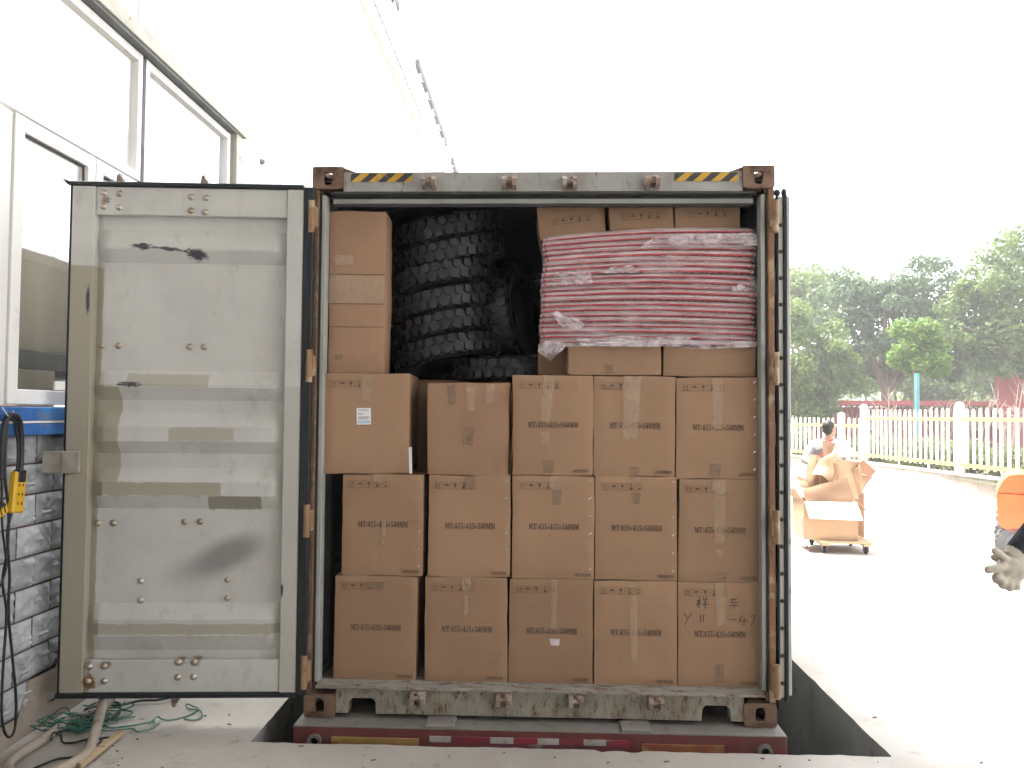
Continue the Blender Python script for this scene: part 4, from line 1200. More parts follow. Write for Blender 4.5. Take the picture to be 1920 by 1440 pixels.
# cables and sockets hanging on the wall
XC = -2.515
def wline(name, label, uv, r, m, cat='cable', x=XC):
    q = MB(); q.tube(smooth_path([atx(u, v, x + dx) for u, v, dx in uv]), r, 8)
    return q.build(name, M[m], None, smooth=180, label=label, cat=cat)
wline('cable', 'thick black cable looped over the hook under the blue ledge', [(2, 900, 0), (3, 850, 0), (8, 800, .0), (16, 782, .01), (24, 778, .012), (32, 782, .01), (38, 798, 0), (40, 840, 0), (38, 880, 0), (34, 900, 0)], .014, 'black')
wline('cable', 'long black cable loop hanging down the stone wall to near the floor', [(14, 790, .01), (10, 850, .01), (10, 900, .01), (16, 960, .005), (14, 1030, 0), (5, 1090, 0), (12, 1150, .0), (6, 1250, 0), (3, 1330, 0), (8, 1370, 0), (18, 1382, 0), (28, 1365, 0), (30, 1310, 0), (24, 1240, 0), (16, 1150, 0), (18, 1080, 0), (14, 1000, .0), (24, 950, .01), (30, 900, .01), (34, 850, .01), (30, 800, .012), (22, 784, .012)], .0065, 'black')
wline('cable', 'second thin black cable crossing the long hanging loop', [(3, 900, .02), (4, 980, .015), (8, 1020, .015), (12, 1060, .012), (4, 1090, .01), (-6, 1110, .01)], .0055, 'black')
wline('hook_wire', 'pale wire hook on the wall holding the cables', [(4, 764, 0), (10, 772, .01), (16, 780, .015), (26, 778, .015), (24, 770, .01)], .0022, 'whiteplastic', 'hook')
def socket(label, u0, v0, u1, v1, rz, cat='power strip'):
    a, b = atx(u0, v0, XC + .02), atx(u1, v1, XC + .02)
    L = abs(b.z - a.z)
    root = empty('power_strip', ((a.x + b.x) / 2, (a.y + b.y) / 2, min(a.z, b.z)), 0, label, cat, 'power strips hanging on the wall')
    root.rotation_euler = (rz, 0, 0)
    q = MB(); q.cbox(-.018, .018, -.042, .042, 0, L, .008); q.build('housing', M['yellow'], root)
    for k in range(3):
        for dy in (-.014, .014):
            q = MB(); q.cbox(.0185, .020, dy - .004, dy + .004, L * (.2 + .22 * k), L * (.2 + .22 * k) + .012, .0005); q.build('socket_slot', M['black'], root)
    q = MB(); q.cbox(-.014, .024, -.028, .028, L * .74, L * 1.04, .006); q.build('plug', M['black'], root)
socket('yellow power strip with a black plug hanging on the stone wall', 30, 884, 28, 962, R(-6))
socket('yellow power strip at the left picture edge, beside the other strip', 2, 945, 0, 968, R(20))
M['card_white'] = cardboard('cardboard_bleached', (.74, .65, .52), (.64, .55, .43))
# cartons inside the hall behind the window
carton('tall pale carton seen through the lower left window', -3.6, -2.92, 1.98, 2.64, Y=-.25, depth=1.1, m='card_white', name='carton', group='cartons behind the window')
carton('small carton with a white sticker seen low through the left window', -3.05, -2.80, 1.625, 1.86, Y=.0, depth=.34, m='card_white', group='cartons behind the window')
q = MB(); q.cbox(-4.2, -2.78, -2, 2.2, .0, 1.62, .01); q.cbox(-4.2, -2.88, -2, 2.2, 1.87, 1.975, .005); q.build('workbench', mat('bench_grey', (.28, .27, .26), .6), None, label='grey bench inside the hall carrying the cartons behind the window', cat='bench')

# ------------------------------------------------------------------ right: yard wall, fence
FA = Vector((9.62, 8.0, 0)); FB = Vector((8.72, 18.75, 0)); FC = Vector((6.9, 25.0, 0))
fd = (FB - FA).normalized(); fn_ = Vector((fd.y, -fd.x, 0))
q = MB()
def wallseg(q, A, B, h, t):
    d = (B - A); L = d.length; d.normalize(); n_ = Vector((d.y, -d.x, 0))
    Mx = Matrix.Translation(A) @ Matrix(((d.x, n_.x, 0, 0), (d.y, n_.y, 0, 0), (0, 0, 1, 0), (0, 0, 0, 1)))
    q.cbox(0, L, 0, t, -.05, h, .015, Mx); q.cbox(-.01, L + .01, -.03, t + .03, h + .001, h + .06, .01, Mx)
wallseg(q, FA, FB, .36, .25); wallseg(q, FB, FC, .36, .25)
q.build('garden_wall', M['kerb'], None, label='low weathered concrete wall carrying the picket fence', cat='wall')
FEN = empty('picket_fence', FA, math.atan2(fd.y, fd.x), 'white picket fence with yellow rails on the low concrete wall', 'fence')
M['fence_white'] = mat('fence_white', (.74, .70, .60), .5, c2=(.66, .61, .50), sc2=2.5, c3=(.45, .40, .30), sc3=9, r3=(.62, .74))
M['fence_yellow'] = mat('fence_yellow', (.72, .50, .08), .5, c2=(.62, .42, .06))
def picket_mesh(h):
    q = MB(); w_ = .034
    q.prism([(-w_, 0), (w_, 0), (w_, h - .05), (w_ * .7, h - .015), (0, h), (-w_ * .7, h - .015), (-w_, h - .05)], -.016, .016, 'y')
    me = q.mesh('picket'); me.materials.append(M['fence_white']); return me
PK = picket_mesh(1.30)
rh0 = random.Random(4)
def fence(root, L, n, zb_, zt_, posts, pk):
    ys = -.13
    for zz in (zb_, zt_):
        q = MB(); q.cbox(0, L, ys + .018, ys + .05, zz - .035, zz + .035, .004); q.build('rail', M['fence_yellow'], root)
    for k in range(n):
        x = (k + .5) * L / n
        if any(abs(x - p_) < .12 for p_ in posts): continue
        obj('picket', pk, root, (x + rh0.uniform(-.012, .012), ys, zb_ - .07 + rh0.uniform(-.012, .012)), (0, rh0.uniform(-.012, .012), 0))
    for p_ in posts:
        q = MB(); q.cbox(p_ - .078, p_ + .078, ys - .07, ys + .09, .42, zt_ + .32, .012); q.lathe([(.09, 0), (.085, .03), (.05, .055), (0, .068)], 14, Matrix.Translation((p_, ys + .01, zt_ + .32)))
        q.build('post', M['fence_white'], root, smooth=40)
    for a in range(int(L / 1.35)):
        q = MB(); x = .7 + a * 1.35; q.cbox(x - .03, x + .03, ys + .02, ys + .045, .42, zb_ - .036, .003); q.build('stay', M['fence_white'], root)
LA = (FB - FA).length
fence(FEN, LA, 46, .60, 1.60, [LA - .1, LA - 4.55, LA - 8.6 + .15 , .1][:4], PK)
d2 = (FC - FB).normalized()
FE2 = empty('picket_fence', FB, math.atan2(d2.y, d2.x), 'farther lower stretch of picket fence beside the container door', 'fence')
PK2 = picket_mesh(1.12)
fence(FE2, (FC - FB).length, 28, .55, 1.38, [.9, 5.6], PK2)

# ------------------------------------------------------------------ foliage
def leafmat(name, c, c2, tr=.45):
    n = NT(name)
    v = n.coord((1, 1, 1), False)
    f = n.ramp(n.noise(v, 1.1, 4, .6), .35, .65)
    f2 = n.ramp(n.noise(v, 14, 2), .3, .7)
    b = n.mix(n.math('MULTIPLY', f, f2), c, c2)
    n.l(b, n.b.inputs['Base Color']); n.b.inputs['Roughness'].default_value = .5; n.b.inputs['Specular IOR Level'].default_value = .3
    t = n.n('BsdfTranslucent'); n.l(b, t.inputs[0]); mx = n.n('MixShader'); mx.inputs[0].default_value = tr
    n.l(n.b.outputs[0], mx.inputs[1]); n.l(t.outputs[0], mx.inputs[2]); n.l(mx.outputs[0], n.out.inputs[0])
    return n.m
M['leaf'] = leafmat('leaf_green', (.095, .145, .045), (.22, .27, .075))
M['leaf_dark'] = leafmat('leaf_dark', (.06, .10, .05), (.14, .185, .075))
M['leaf_bright'] = leafmat('leaf_bright', (.09, .17, .03), (.20, .28, .05))
M['hedge'] = leafmat('hedge_leaf', (.13, .16, .075), (.27, .27, .14))
M['bark'] = mat('bark', (.16, .115, .08), .85, c2=(.10, .075, .055), bump=.6, bsc=20)
M['twig'] = mat('bare_twig', (.34, .25, .20), .8)
def leaves(clumps, n, size, seed, flat_=.0):
    rr = random.Random(seed); vs = []; fs = []
    wts = [c[1][0] * c[1][1] + c[1][0] * c[1][2] for c in clumps]; tot = sum(wts)
    for (c, rad), wt in zip(clumps, wts):
        for _ in range(int(n * wt / tot)):
            d = Vector((rr.gauss(0, 1), rr.gauss(0, 1), rr.gauss(0, 1))).normalized()
            rr_ = rr.random() ** .33 * (1 + .22 * noise.noise(d * 2.3 + Vector(c)))
            p_ = Vector(c) + Vector((d.x * rad[0], d.y * rad[1], d.z * rad[2])) * rr_
            s_ = size * rr.uniform(.6, 1.35)
            nrm = (d * .6 + Vector((rr.gauss(0, .7), rr.gauss(0, .7), rr.gauss(.5, .7)))).normalized()
            a = nrm.cross(Vector((rr.gauss(0, 1), rr.gauss(0, 1), rr.gauss(0, 1)))).normalized(); b_ = nrm.cross(a)
            i = len(vs)
            vs += [p_ - a * s_ * .5, p_ + b_ * s_ * .28 , p_ + a * s_ * .55 - nrm * s_ * .12, p_ - b_ * s_ * .28]
            fs.append((i, i + 1, i + 2, i + 3))
    return vs, fs
def clumpify(c, rad, n, cr, seed):
    rr = random.Random(seed); out = []
    for _ in range(n):
        d = Vector((rr.gauss(0, 1), rr.gauss(0, 1), rr.gauss(0, 1))).normalized(); t = rr.random() ** .4
        s_ = cr * rr.uniform(.6, 1.3)
        out.append(((c[0] + d.x * rad[0] * t, c[1] + d.y * rad[1] * t, c[2] + d.z * rad[2] * t), (s_, s_, s_ * .75)))
    return out
def tree(name, label, base, trunk_top, r, crowns, n, size, m, seed, ncl=26, cr=.75, group='trees beyond the fence', bm_='bark'):
    root = empty(name, base, 0, label, 'tree', group)
    rr = random.Random(seed)
    q = MB(); b0 = Vector((0, 0, 0)); tt = Vector(trunk_top) - Vector(base)
    q.tube(smooth_path([b0, tt * .5 + Vector((rr.uniform(-.1, .1), 0, 0)), tt], 4), r, 9, True, r * .6)
    for (c, rad) in crowns:
        for _ in range(4):
            e = Vector(c) - Vector(base) + Vector((rr.uniform(-.6, .6) * rad[0], rr.uniform(-.6, .6) * rad[1], rr.uniform(-.5, .5) * rad[2]))
            q.tube(smooth_path([tt * .85, tt * .5 + e * .5 + Vector((0, 0, .1)), e], 4), r * .45, 6, True, r * .1)
    q.build('trunk', M[bm_], root, smooth=180)
    cl = []
    for k, (c, rad) in enumerate(crowns): cl += clumpify(c, rad, ncl, cr, seed + k)
    vs, fs = leaves(cl, n, size, seed)
    me = bpy.data.meshes.new('crown'); me.from_pydata([tuple(Vector(v) - Vector(base)) for v in vs], [], fs); me.materials.append(M[m])
    obj('crown', me, root)
    return root
def A(u, v, Y): return tuple(at(u, v, Y))
tree('leafy_tree', 'bushy mid green tree directly beside the container door edge', (10.0, 24.5, 0), (10.0, 24.5, 2.2), .14, [(A(1500, 650, 24.5), (1.6, 1.4, 2.0)), (A(1545, 690, 24.5), (1.2, 1.2, 1.7)), (A(1490, 740, 24.5), (1.3, 1.2, 1.2))], 15000, .17, 'leaf', 3, 30, .48)
tree('leafy_tree', 'large dark green spreading tree behind the fence, in the middle', (13.7, 28.0, 0), (13.2, 28.0, 3.0), .26, [(A(1640, 570, 28), (2.6, 2.0, 1.6)), (A(1720, 560, 28), (2.4, 2.0, 1.5)), (A(1620, 650, 28), (1.6, 1.6, 1.3)), (A(1770, 640, 28), (1.8, 1.8, 1.6))], 17000, .20, 'leaf_dark', 13, 26, .6)
tree('leafy_tree', 'tall light green tree reaching the right picture edge', (18.0, 25.0, 0), (17.2, 25.0, 3.4), .22, [(A(1890, 540, 25), (2.0, 1.8, 1.7)), (A(1850, 600, 25), (1.8, 1.6, 1.4)), (A(1945, 500, 25), (1.8, 1.6, 1.6)), (A(1800, 610, 25), (1.3, 1.3, 1.0)), (A(1900, 660, 25), (1.4, 1.3, .9))], 15000, .19, 'leaf', 29, 22, .5)
tree('young_tree', 'small bright green tree with a rounded crown by the teal post', A(1712, 850, 20.5)[:2] + (0,), tuple(Vector(A(1716, 725, 20.5))), .06, [(A(1716, 645, 20.5), (.72, .7, .85)), (A(1735, 665, 20.5), (.6, .6, .6))], 9000, .12, 'leaf_bright', 41, 22, .34)
tree('leafy_tree', 'pale distant tree rising behind the bushy tree', (12.5, 34, 0), (12.5, 34, 3), .2, [(A(1535, 570, 34), (2.4, 2, 1.5)), (A(1480, 560, 34), (2.2, 2, 1.6)), (A(1590, 690, 34), (2.0, 1.6, 1.2))], 12000, .24, 'leaf', 57, 20, .9)
tree('leafy_tree', 'pale low tree filling the gap above the red building', (17.2, 36, 0), (17.2, 36, 2), .2, [(A(1690, 710, 36), (2.4, 1.5, 1.0)), (A(1790, 700, 36), (2.6, 1.5, 1.2)), (A(1870, 690, 36), (2.6, 1.5, 1.3))], 12000, .24, 'leaf', 71, 20, .8)
# far wood closing the view
cl = []
rh = random.Random(15)
for k in range(150):
    cl.append(((rh.uniform(6, 60), rh.uniform(52, 60), rh.uniform(.3, 4.2)), (1.6, 1.2, 1.3)))
vs, fs = leaves(cl, 16000, .5, 78)
me = bpy.data.meshes.new('far_wood'); me.from_pydata([tuple(v) for v in vs], [], fs); me.materials.append(M['leaf'])
obj('far_wood', me, None, label='distant mass of trees closing the view behind the red building', cat='wood', kind='stuff')
# teal post
pb = at(1720, 800, 19.6)
q = MB(); q.cyl((pb.x, pb.y, 0), (pb.x, pb.y, at(1720, 700, 19.6).z), .065, 14); q.cyl((pb.x, pb.y, 0), (pb.x, pb.y, .5), .10, 14)
q.build('street_post', mat('teal_paint', (.06, .28, .30), .5, c2=(.08, .22, .24)), None, smooth=40, label='teal painted post in front of the small bright tree', cat='post')
# bare shrubs
for k, (u, v, Y, hgt) in enumerate(((1665, 850, 20.8, 2.6), (1760, 850, 20.4, 2.4), (1830, 850, 19.8, 2.3), (1895, 850, 19.0, 2.6), (1620, 850, 21.5, 1.9))):
    rr = random.Random(90 + k); b0 = at(u, v, Y); q = MB()
    for s_ in range(9):
        a = rr.uniform(0, 6.28); L = hgt * rr.uniform(.6, 1.0); dx, dy = math.cos(a) * rr.uniform(.1, .7), math.sin(a) * .3
        p0 = Vector((0, 0, 0)); p1 = Vector((dx * .4, dy * .4, L * .5)); p2 = Vector((dx, dy, L))
        q.tube(smooth_path([p0, p1, p2], 4), .03, 5, True, .008)
        for _ in range(4):
            t = rr.uniform(.35, .95); s0 = p1.lerp(p2, t); q.tube([s0, s0 + Vector((rr.uniform(-.35, .35), rr.uniform(-.2, .2), rr.uniform(.1, .45)))], .012, 4, True, .005)
    q.build('bare_shrub', M['twig'], None, (b0.x, b0.y, 0), label=('leafless shrub left of the teal post', 'leafless shrub just right of the teal post', 'leafless shrub midway between the teal post and the red pillar', 'leafless shrub in front of the red pillar', 'small leafless shrub near the bushy tree')[k], cat='shrub', group='leafless shrubs behind the fence')
# hedge behind the fence
cl = []
rh = random.Random(5)
for k in range(60):
    t = k / 59; c = FA.lerp(FC, 0) + (FB - FA) * (t * 1.0) + fn_ * rh.uniform(.75, 1.3)
    if t > .2: cl.append(((c.x, c.y, rh.uniform(.45, .85)), (.38, .38, .33)))
for k in range(24):
    c = FB.lerp(FC, k / 23) + Vector((rh.uniform(.6, 1.2), .3, 0)); cl.append(((c.x, c.y, rh.uniform(.4, .8)), (.38, .38, .33)))
vs, fs = leaves(cl, 30000, .085, 77)
me = bpy.data.meshes.new('hedge'); me.from_pydata([tuple(v) for v in vs], [], fs); me.materials.append(M['hedge'])
obj('hedge', me, None, label='clipped pale green hedge growing behind the picket fence', cat='hedge')
me['x'] = 1
# red building behind
RB = empty('red_building', (10, 26.5, 0), 0, 'long low dark red building with barred front behind the trees', 'building')
M['red'] = mat('red_wall', (.20, .03, .03), .6, c2=(.26, .05, .045))
M['red_light'] = mat('red_roof', (.30, .04, .05), .5)
M['pale'] = mat('pale_panel', (.55, .52, .48), .6)
def rp_(name, m, *b):
    q = MB(); q.cbox(*b, .01); return q.build(name, M[m], RB, (-10, -26.5, 0))
rp_('wall', 'red', 10.2, 22.5, 27.2, 27.4, 0, 2.0)
rp_('roof', 'red_light', 10.0, 22.8, 26.3, 29.0, 2.06, 2.24)
rp_('pillar', 'red_light', 16.5, 17.35, 26.0, 26.29, 0, 3.15)
rp_('pillar_cap', 'red_light', 16.46, 17.4, 25.96, 26.285, 3.151, 3.22)
for k in range(9):
    w_ = rp_('window', 'pale', 10.8 + k * 1.3, 11.55 + k * 1.3, 27.16, 27.195, 1.15, 1.75)
for k in range(58): rp_('slat', 'red', 10.4 + k * .2, 10.47 + k * .2, 26.5, 26.56, .05, 2.055)
# flower bed soil and far bank
q = MB(); q.poly([(9.2, 8, .30), (40, 8, .30), (40, 60, .30), (7.2, 60, .30), (7.2, 25, .30), (8.95, 18.8, .30)])
q.build('garden_ground', mat('soil', (.12, .11, .06), .9, c2=(.07, .10, .04)), None, kind='structure')
# ------------------------------------------------------------------ cart with waste cardboard
cc = at(1560, 1020, 6.25); CX, CY = cc.x, 6.05
cart = empty('platform_cart', (CX, CY, 0), R(-4), 'low wooden dolly on casters under the waste cardboard', 'cart')
for y in (-.30, -.10, .10, .30):
    q = MB(); q.cbox(-.30, .30, y - .09, y + .09, .125, .155, .004); q.build('plank', M['wood'], cart)
for x in (-.24, .24):
    q = MB(); q.cbox(x - .045, x + .045, -.38, .38, .095, .1245, .004); q.build('runner', M['wood'], cart)
for x in (-.24, .24):
    for y in (-.30, .30):
        q = MB(); q.lathe([(.012, -.018), (.042, -.018), (.048, -.010), (.048, .010), (.042, .018), (.012, .018)], 16, Matrix.Translation((x, y, .048)) @ Matrix.Rotation(R(90), 4, 'Y'), True)
        wq = q.build('caster', M['black'], cart, smooth=40)
        q = MB(); q.cbox(x - .03, x - .022, y - .025, y + .025, .03, .0945, .002); q.cbox(x + .022, x + .03, y - .025, y + .025, .03, .0945, .002); q.build('fork', M['steel'], wq)
def sheet_obj(name, label, pts3, th, m, cat, parent=None, bend=.03, seed=1, group=None, nseg=8):
    """a bent sheet of board through four corners"""
    c = [Vector(p_) for p_ in pts3]
    nrm = (c[1] - c[0]).cross(c[3] - c[0]).normalized()
    q = MB()
    def f(u, v):
        p_ = (c[0] * (1 - u) + c[1] * u) * (1 - v) + (c[3] * (1 - u) + c[2] * u) * v
        return p_ + nrm * (bend * noise.noise((u * 1.8 + seed, v * 1.8, seed)) + bend * .5 * math.sin(math.pi * u))
    q.grid(f, nseg, nseg); q.grid(lambda u, v: f(u, v) + nrm * th, nseg, nseg)
    for a in range(nseg):
        t0, t1 = a / nseg, (a + 1) / nseg
        for (p0, p1) in ((f(t0, 0), f(t1, 0)), (f(t0, 1), f(t1, 1)), (f(0, t0), f(0, t1)), (f(1, t0), f(1, t1))): q.poly([p0, p1, p1 + nrm * th, p0 + nrm * th])
    return q.build(name, M[m], parent, smooth=40, label=label, cat=cat, group=group)
M['card_flap'] = mat('pale_flap_board', (.68, .64, .58), .7)  # paler board colour, for the front flap alone
# open box on the dolly
x0, x1 = at(1508, 1000, 5.78).x, at(1610, 1000, 5.78).x
bz = .158
ob = empty('open_box', ((x0 + x1) / 2, 6.03, bz), R(-3), 'open brown carton with its front flap hanging out, on the dolly', 'carton')
w_ = (x1 - x0) / 2 - .008; hh = .455; dd = .27
for nm, b_ in (('side', (-w_, w_, -dd, -dd + .008)), ('side', (-w_, w_, dd - .008, dd)), ('side', (-w_, -w_ + .008, -dd + .009, dd - .009)), ('side', (w_ - .008, w_, -dd + .009, dd - .009))):
    q = MB(); q.box(*b_, 0, hh); q.build(nm, M['card_pale'], ob)
q = MB(); q.box(-w_ + .009, w_ - .009, -dd + .009, dd - .009, 0, .008); q.build('bottom', M['card_pale'], ob)
sheet_obj('flap', None, [(-w_ + .01, -dd - .002, hh), (w_ - .01, -dd - .002, hh), (w_ + .015, -dd - .14, hh - .20), (-w_ + .03, -dd - .15, hh - .185)], .006, 'card_flap', None, ob, .006, 2)
sheet_obj('flap', None, [(w_ + .002, -dd, hh), (w_ + .002, dd, hh), (w_ + .12, dd, hh - .12), (w_ + .13, -dd + .06, hh - .10)], .006, 'card_pale', None, ob, .008, 3)
sheet_obj('flap', None, [(-w_ - .002, -dd, hh), (-w_ - .002, dd, hh), (-w_ - .10, dd, hh + .12), (-w_ - .09, -dd + .04, hh + .14)], .006, 'card_pale', None, ob, .008, 4)
G = 'waste cardboard heaped on the dolly'
def P3(u, v, y): return at(u, v, y)
sheet_obj('cardboard_piece', 'slanted piece of cardboard sticking out of the open carton', [P3(1512, 945, 5.92), P3(1606, 950, 5.90), P3(1588, 896, 5.98), P3(1504, 918, 6.00)], .008, 'card', 'cardboard', None, .02, 5, G)
q = MB(); q.poly([P3(1571, 948, 5.885), P3(1598, 950, 5.885), P3(1586, 896, 5.955), P3(1566, 902, 5.955)])
sheet_obj('cardboard_piece', 'big upright sheet of waste cardboard with curled edges', [P3(1538, 938, 6.12), P3(1610, 936, 6.12), P3(1614, 866, 6.2), P3(1534, 858, 6.2)], .010, 'card_pale', 'cardboard', None, .08, 7, G, 14)
sheet_obj('cardboard_piece', 'top flap of cardboard lying open to the sky on the heap', [P3(1546, 862, 6.18), P3(1620, 858, 6.2), P3(1592, 838, 6.65), P3(1560, 834, 6.65)], .010, 'card_pale', 'cardboard', None, .03, 9, G)
sheet_obj('cardboard_piece', 'folded cardboard wing sticking out to the right of the heap', [P3(1602, 880, 6.2), P3(1618, 862, 6.2), P3(1643, 884, 6.25), P3(1634, 896, 6.25)], .010, 'card_warm', 'cardboard', None, .03, 11, G)
sheet_obj('cardboard_piece', 'dark shaded cardboard fold low on the right of the heap', [P3(1604, 924, 6.35), P3(1612, 890, 6.3), P3(1636, 894, 6.35), P3(1616, 926, 6.4)], .010, 'card_warm', 'cardboard', None, .03, 12, G)
sheet_obj('cardboard_piece', 'leaning brown board at the left of the heap, before the worker', [P3(1506, 912, 6.2), P3(1540, 920, 6.2), P3(1552, 856, 6.25), P3(1518, 852, 6.3)], .010, 'card', 'cardboard', None, .05, 14, G)
sheet_obj('cardboard_piece', 'small pointed cardboard corner standing up in front of the worker', [P3(1543, 858, 6.3), P3(1556, 858, 6.3), P3(1567, 832, 6.32), P3(1542, 825, 6.34)], .010, 'card_warm', 'cardboard', None, .02, 15, G)
sheet_obj('cardboard_piece', 'thin cardboard tongue jutting out to the left of the heap', [P3(1500, 912, 6.1), P3(1518, 922, 6.1), P3(1512, 900, 6.15), P3(1492, 892, 6.15)], .010, 'card_pale', 'cardboard', None, .02, 16, G)
sheet_obj('cardboard_piece', 'tall board standing behind the right side of the open carton', [P3(1604, 1006, 6.42), P3(1620, 1008, 6.42), P3(1620, 924, 6.44), P3(1600, 922, 6.44)], .010, 'card', 'cardboard', None, .01, 17, G)
sheet_obj('cardboard_piece', 'crumpled pale board bulging out at the top left of the heap', [P3(1522, 890, 6.10), P3(1560, 905, 6.05), P3(1570, 850, 6.15), P3(1534, 866, 6.2)], .010, 'card_pale', 'cardboard', None, .10, 21, G, 12)
sheet_obj('cardboard_piece', 'thin curled strip of board standing upright at the heap middle', [P3(1556, 930, 6.08), P3(1570, 928, 6.06), P3(1574, 872, 6.1), P3(1552, 866, 6.14)], .008, 'card_warm', 'cardboard', None, .07, 23, G, 10)
sheet_obj('cardboard_piece', 'pale torn end of board pointing up on the right of the heap', [P3(1608, 930, 6.15), P3(1622, 905, 6.2), P3(1612, 868, 6.2), P3(1600, 880, 6.16)], .008, 'card_pale', 'cardboard', None, .06, 27, G, 10)
# pink strap on the ground
q = MB(); q.tube(smooth_path([P3(1508, 965, 5.78), P3(1504, 990, 5.78), P3(1510, 1010, 5.78), atg(1514, 1026, .01), atg(1518, 1032, .01)]), .008, 6)
q.build('strap', mat('pink_strap', (.7, .25, .28), .5), None, smooth=180, label='pink strap hanging at the left side of the open carton', cat='strap')

# ------------------------------------------------------------------ people
def remeshed(q, name, m, parent, vox=.012, it=6):
    o = q.build(name, m, parent)
    r_ = o.modifiers.new('r', 'REMESH'); r_.mode = 'VOXEL'; r_.voxel_size = vox; r_.use_smooth_shade = True
    s_ = o.modifiers.new('s', 'SMOOTH'); s_.iterations = it; s_.factor = .5
    return o
M['skin'] = mat('skin', (.46, .27, .19), .5, vary=.08)
M['hair'] = mat('black_hair', (.015, .013, .012), .5, bump=.5, bsc=120)
M['jacket_grey'] = mat('grey_jacket', (.22, .20, .22), .8, bump=.2)
M['jacket_white'] = mat('white_cloth', (.72, .70, .70), .8, bump=.2)
M['red_cloth'] = mat('red_cloth', (.45, .03, .06), .8)
M['trousers'] = mat('dark_trousers', (.05, .055, .075), .85, bump=.2)
M['shoe'] = mat('dark_shoe', (.03, .03, .03), .6)
M['black_cloth'] = mat('black_sleeve', (.012, .015, .022), .9, c2=(.03, .035, .045), sc2=20, bump=.5, bsc=200)
M['glove'] = mat('white_knit_glove', (.50, .46, .39), .9, c2=(.36, .33, .27), sc2=14, bump=.5, bsc=220, bdist=.002, c3=(.25, .22, .18), sc3=9)
def head(q, c, turn, s=1.0, tilt=0.0):
    Mx = Matrix.Rotation(turn, 3, 'Z') @ Matrix.Rotation(tilt, 3, 'X')
    c = Vector(c)
    def pt(x, y, z): return c + Mx @ Vector((x * s, y * s, z * s))
    q.sphere(pt(0, .012, .035), (.073 * s, .092 * s, .088 * s), 16, 12, Mx)
    q.sphere(pt(0, -.028, -.035), (.060 * s, .062 * s, .078 * s), 14, 10, Mx)
    q.sphere(pt(0, -.062, -.085), (.030 * s, .026 * s, .022 * s), 10, 8, Mx)           # chin
    q.capsule(pt(0, -.088, .012), pt(0, -.106, -.022), .008 * s, .014 * s)              # nose
    q.capsule(pt(-.018, -.088, -.052), pt(.018, -.088, -.052), .009 * s, .009 * s)      # lips
    for sx in (-1, 1):
        q.sphere(pt(sx * .074, .012, -.005), (.012 * s, .020 * s, .032 * s), 8, 6, Mx)  # ears
        q.capsule(pt(sx * .020, -.080, .024), pt(sx * .048, -.070, .022), .010 * s, .008 * s)   # brow
    return pt, Mx
# worker pushing the cart; faces away to the right
pw = at(1545, 1000, 6.95); WX, WY = pw.x, 6.95
wk = empty('person', (WX, WY, 0), 0, 'worker in grey and white jacket with red collar pushing the heaped dolly', 'person')
L_ = lambda x, y, z: (x, y, z)
hc = at(1552, 806, 6.95); hx, hz = hc.x - WX, hc.z
q = MB(); pt, Mh = head(q, (hx, -.06, hz), R(140), 1.08, R(-8)); q.capsule((hx - .01, -.02, hz - .18), (hx, -.05, hz - .08), .055, .052)
for sx in (-1, 1):
    hb = Vector((sx * .20, -.42, .98)); q.sphere(hb, (.035, .05, .03), 10, 8)
    for k in range(4): q.capsule(hb + Vector((-.024 + .016 * k, -.03, .005)), hb + Vector((-.024 + .016 * k, -.075, -.02)), .009, .008)
    q.capsule(hb + Vector((-sx * .03, -.01, .0)), hb + Vector((-sx * .045, -.045, -.012)), .010, .009)
remeshed(q, 'body', M['skin'], wk, .008, 3)
q = MB()
q.sphere(pt(0, .022, .050), (.080, .094, .086), 18, 12, Mh)
q.sphere(pt(0, .058, .008), (.068, .050, .070), 14, 10, Mh)
remeshed(q, 'hair', M['hair'], wk, .009, 2)
for sx in (-1, 1):
    q = MB(); q.sphere(pt(sx * .030, -.083, .008), .010, 8, 6); q.build('eye', M['black'], wk)
sh = hz - .225
q = MB()
q.capsule((hx - .15, .0, sh), (hx + .17, .0, sh), .085, .085); q.capsule((hx * .6, .02, sh - .12), (0, .05, .95), .145, .135); q.capsule((hx - .07, .01, sh - .08), (-.06, .05, 1.0), .13, .12); q.capsule((hx + .07, .01, sh - .08), (.07, .05, 1.0), .13, .12)
for sx in (-1, 1):
    e = (sx * .28, -.10, 1.06); q.capsule((hx * .8 + sx * .19, 0, sh - .01), e, .072, .058); q.capsule(e, (sx * .205, -.36, .985), .056, .042)
remeshed(q, 'jacket', M['jacket_grey'], wk, .014, 6)
q = MB(); q.capsule((hx - .16, -.012, sh + .012), (hx + .18, -.012, sh + .012), .088, .088); q.capsule((hx + .04, -.02, sh - .02), (hx + .12, -.03, sh - .24), .12, .10)
remeshed(q, 'yoke', M['jacket_white'], wk, .014, 5)
q = MB(); q.lathe([(.058, -.02), (.070, -.02), (.062, .035), (.052, .035)], 20, Matrix.Translation((hx, -.02, hz - .145)) @ Matrix.Rotation(R(10), 4, 'X'), True); q.build('collar', M['red_cloth'], wk, smooth=60)
q = MB(); q.cbox(-.035, .035, -.006, .006, -.04, .04, .004, Matrix.Translation((hx - .12, -.118, sh - .13)) @ Matrix.Rotation(R(8), 4, 'Y')); q.build('badge', M['red_cloth'], wk)
q = MB(); q.capsule((-.08, .05, .92), (.08, .05, .92), .13, .13)
q.capsule((-.09, .05, .88), (-.10, -.05, .50), .10, .072); q.capsule((-.10, -.05, .50), (-.10, .05, .10), .068, .05)
q.capsule((.09, .05, .88), (.10, .18, .50), .10, .072); q.capsule((.10, .18, .50), (.10, .40, .12), .068, .05)
remeshed(q, 'trousers', M['trousers'], wk, .014, 5)
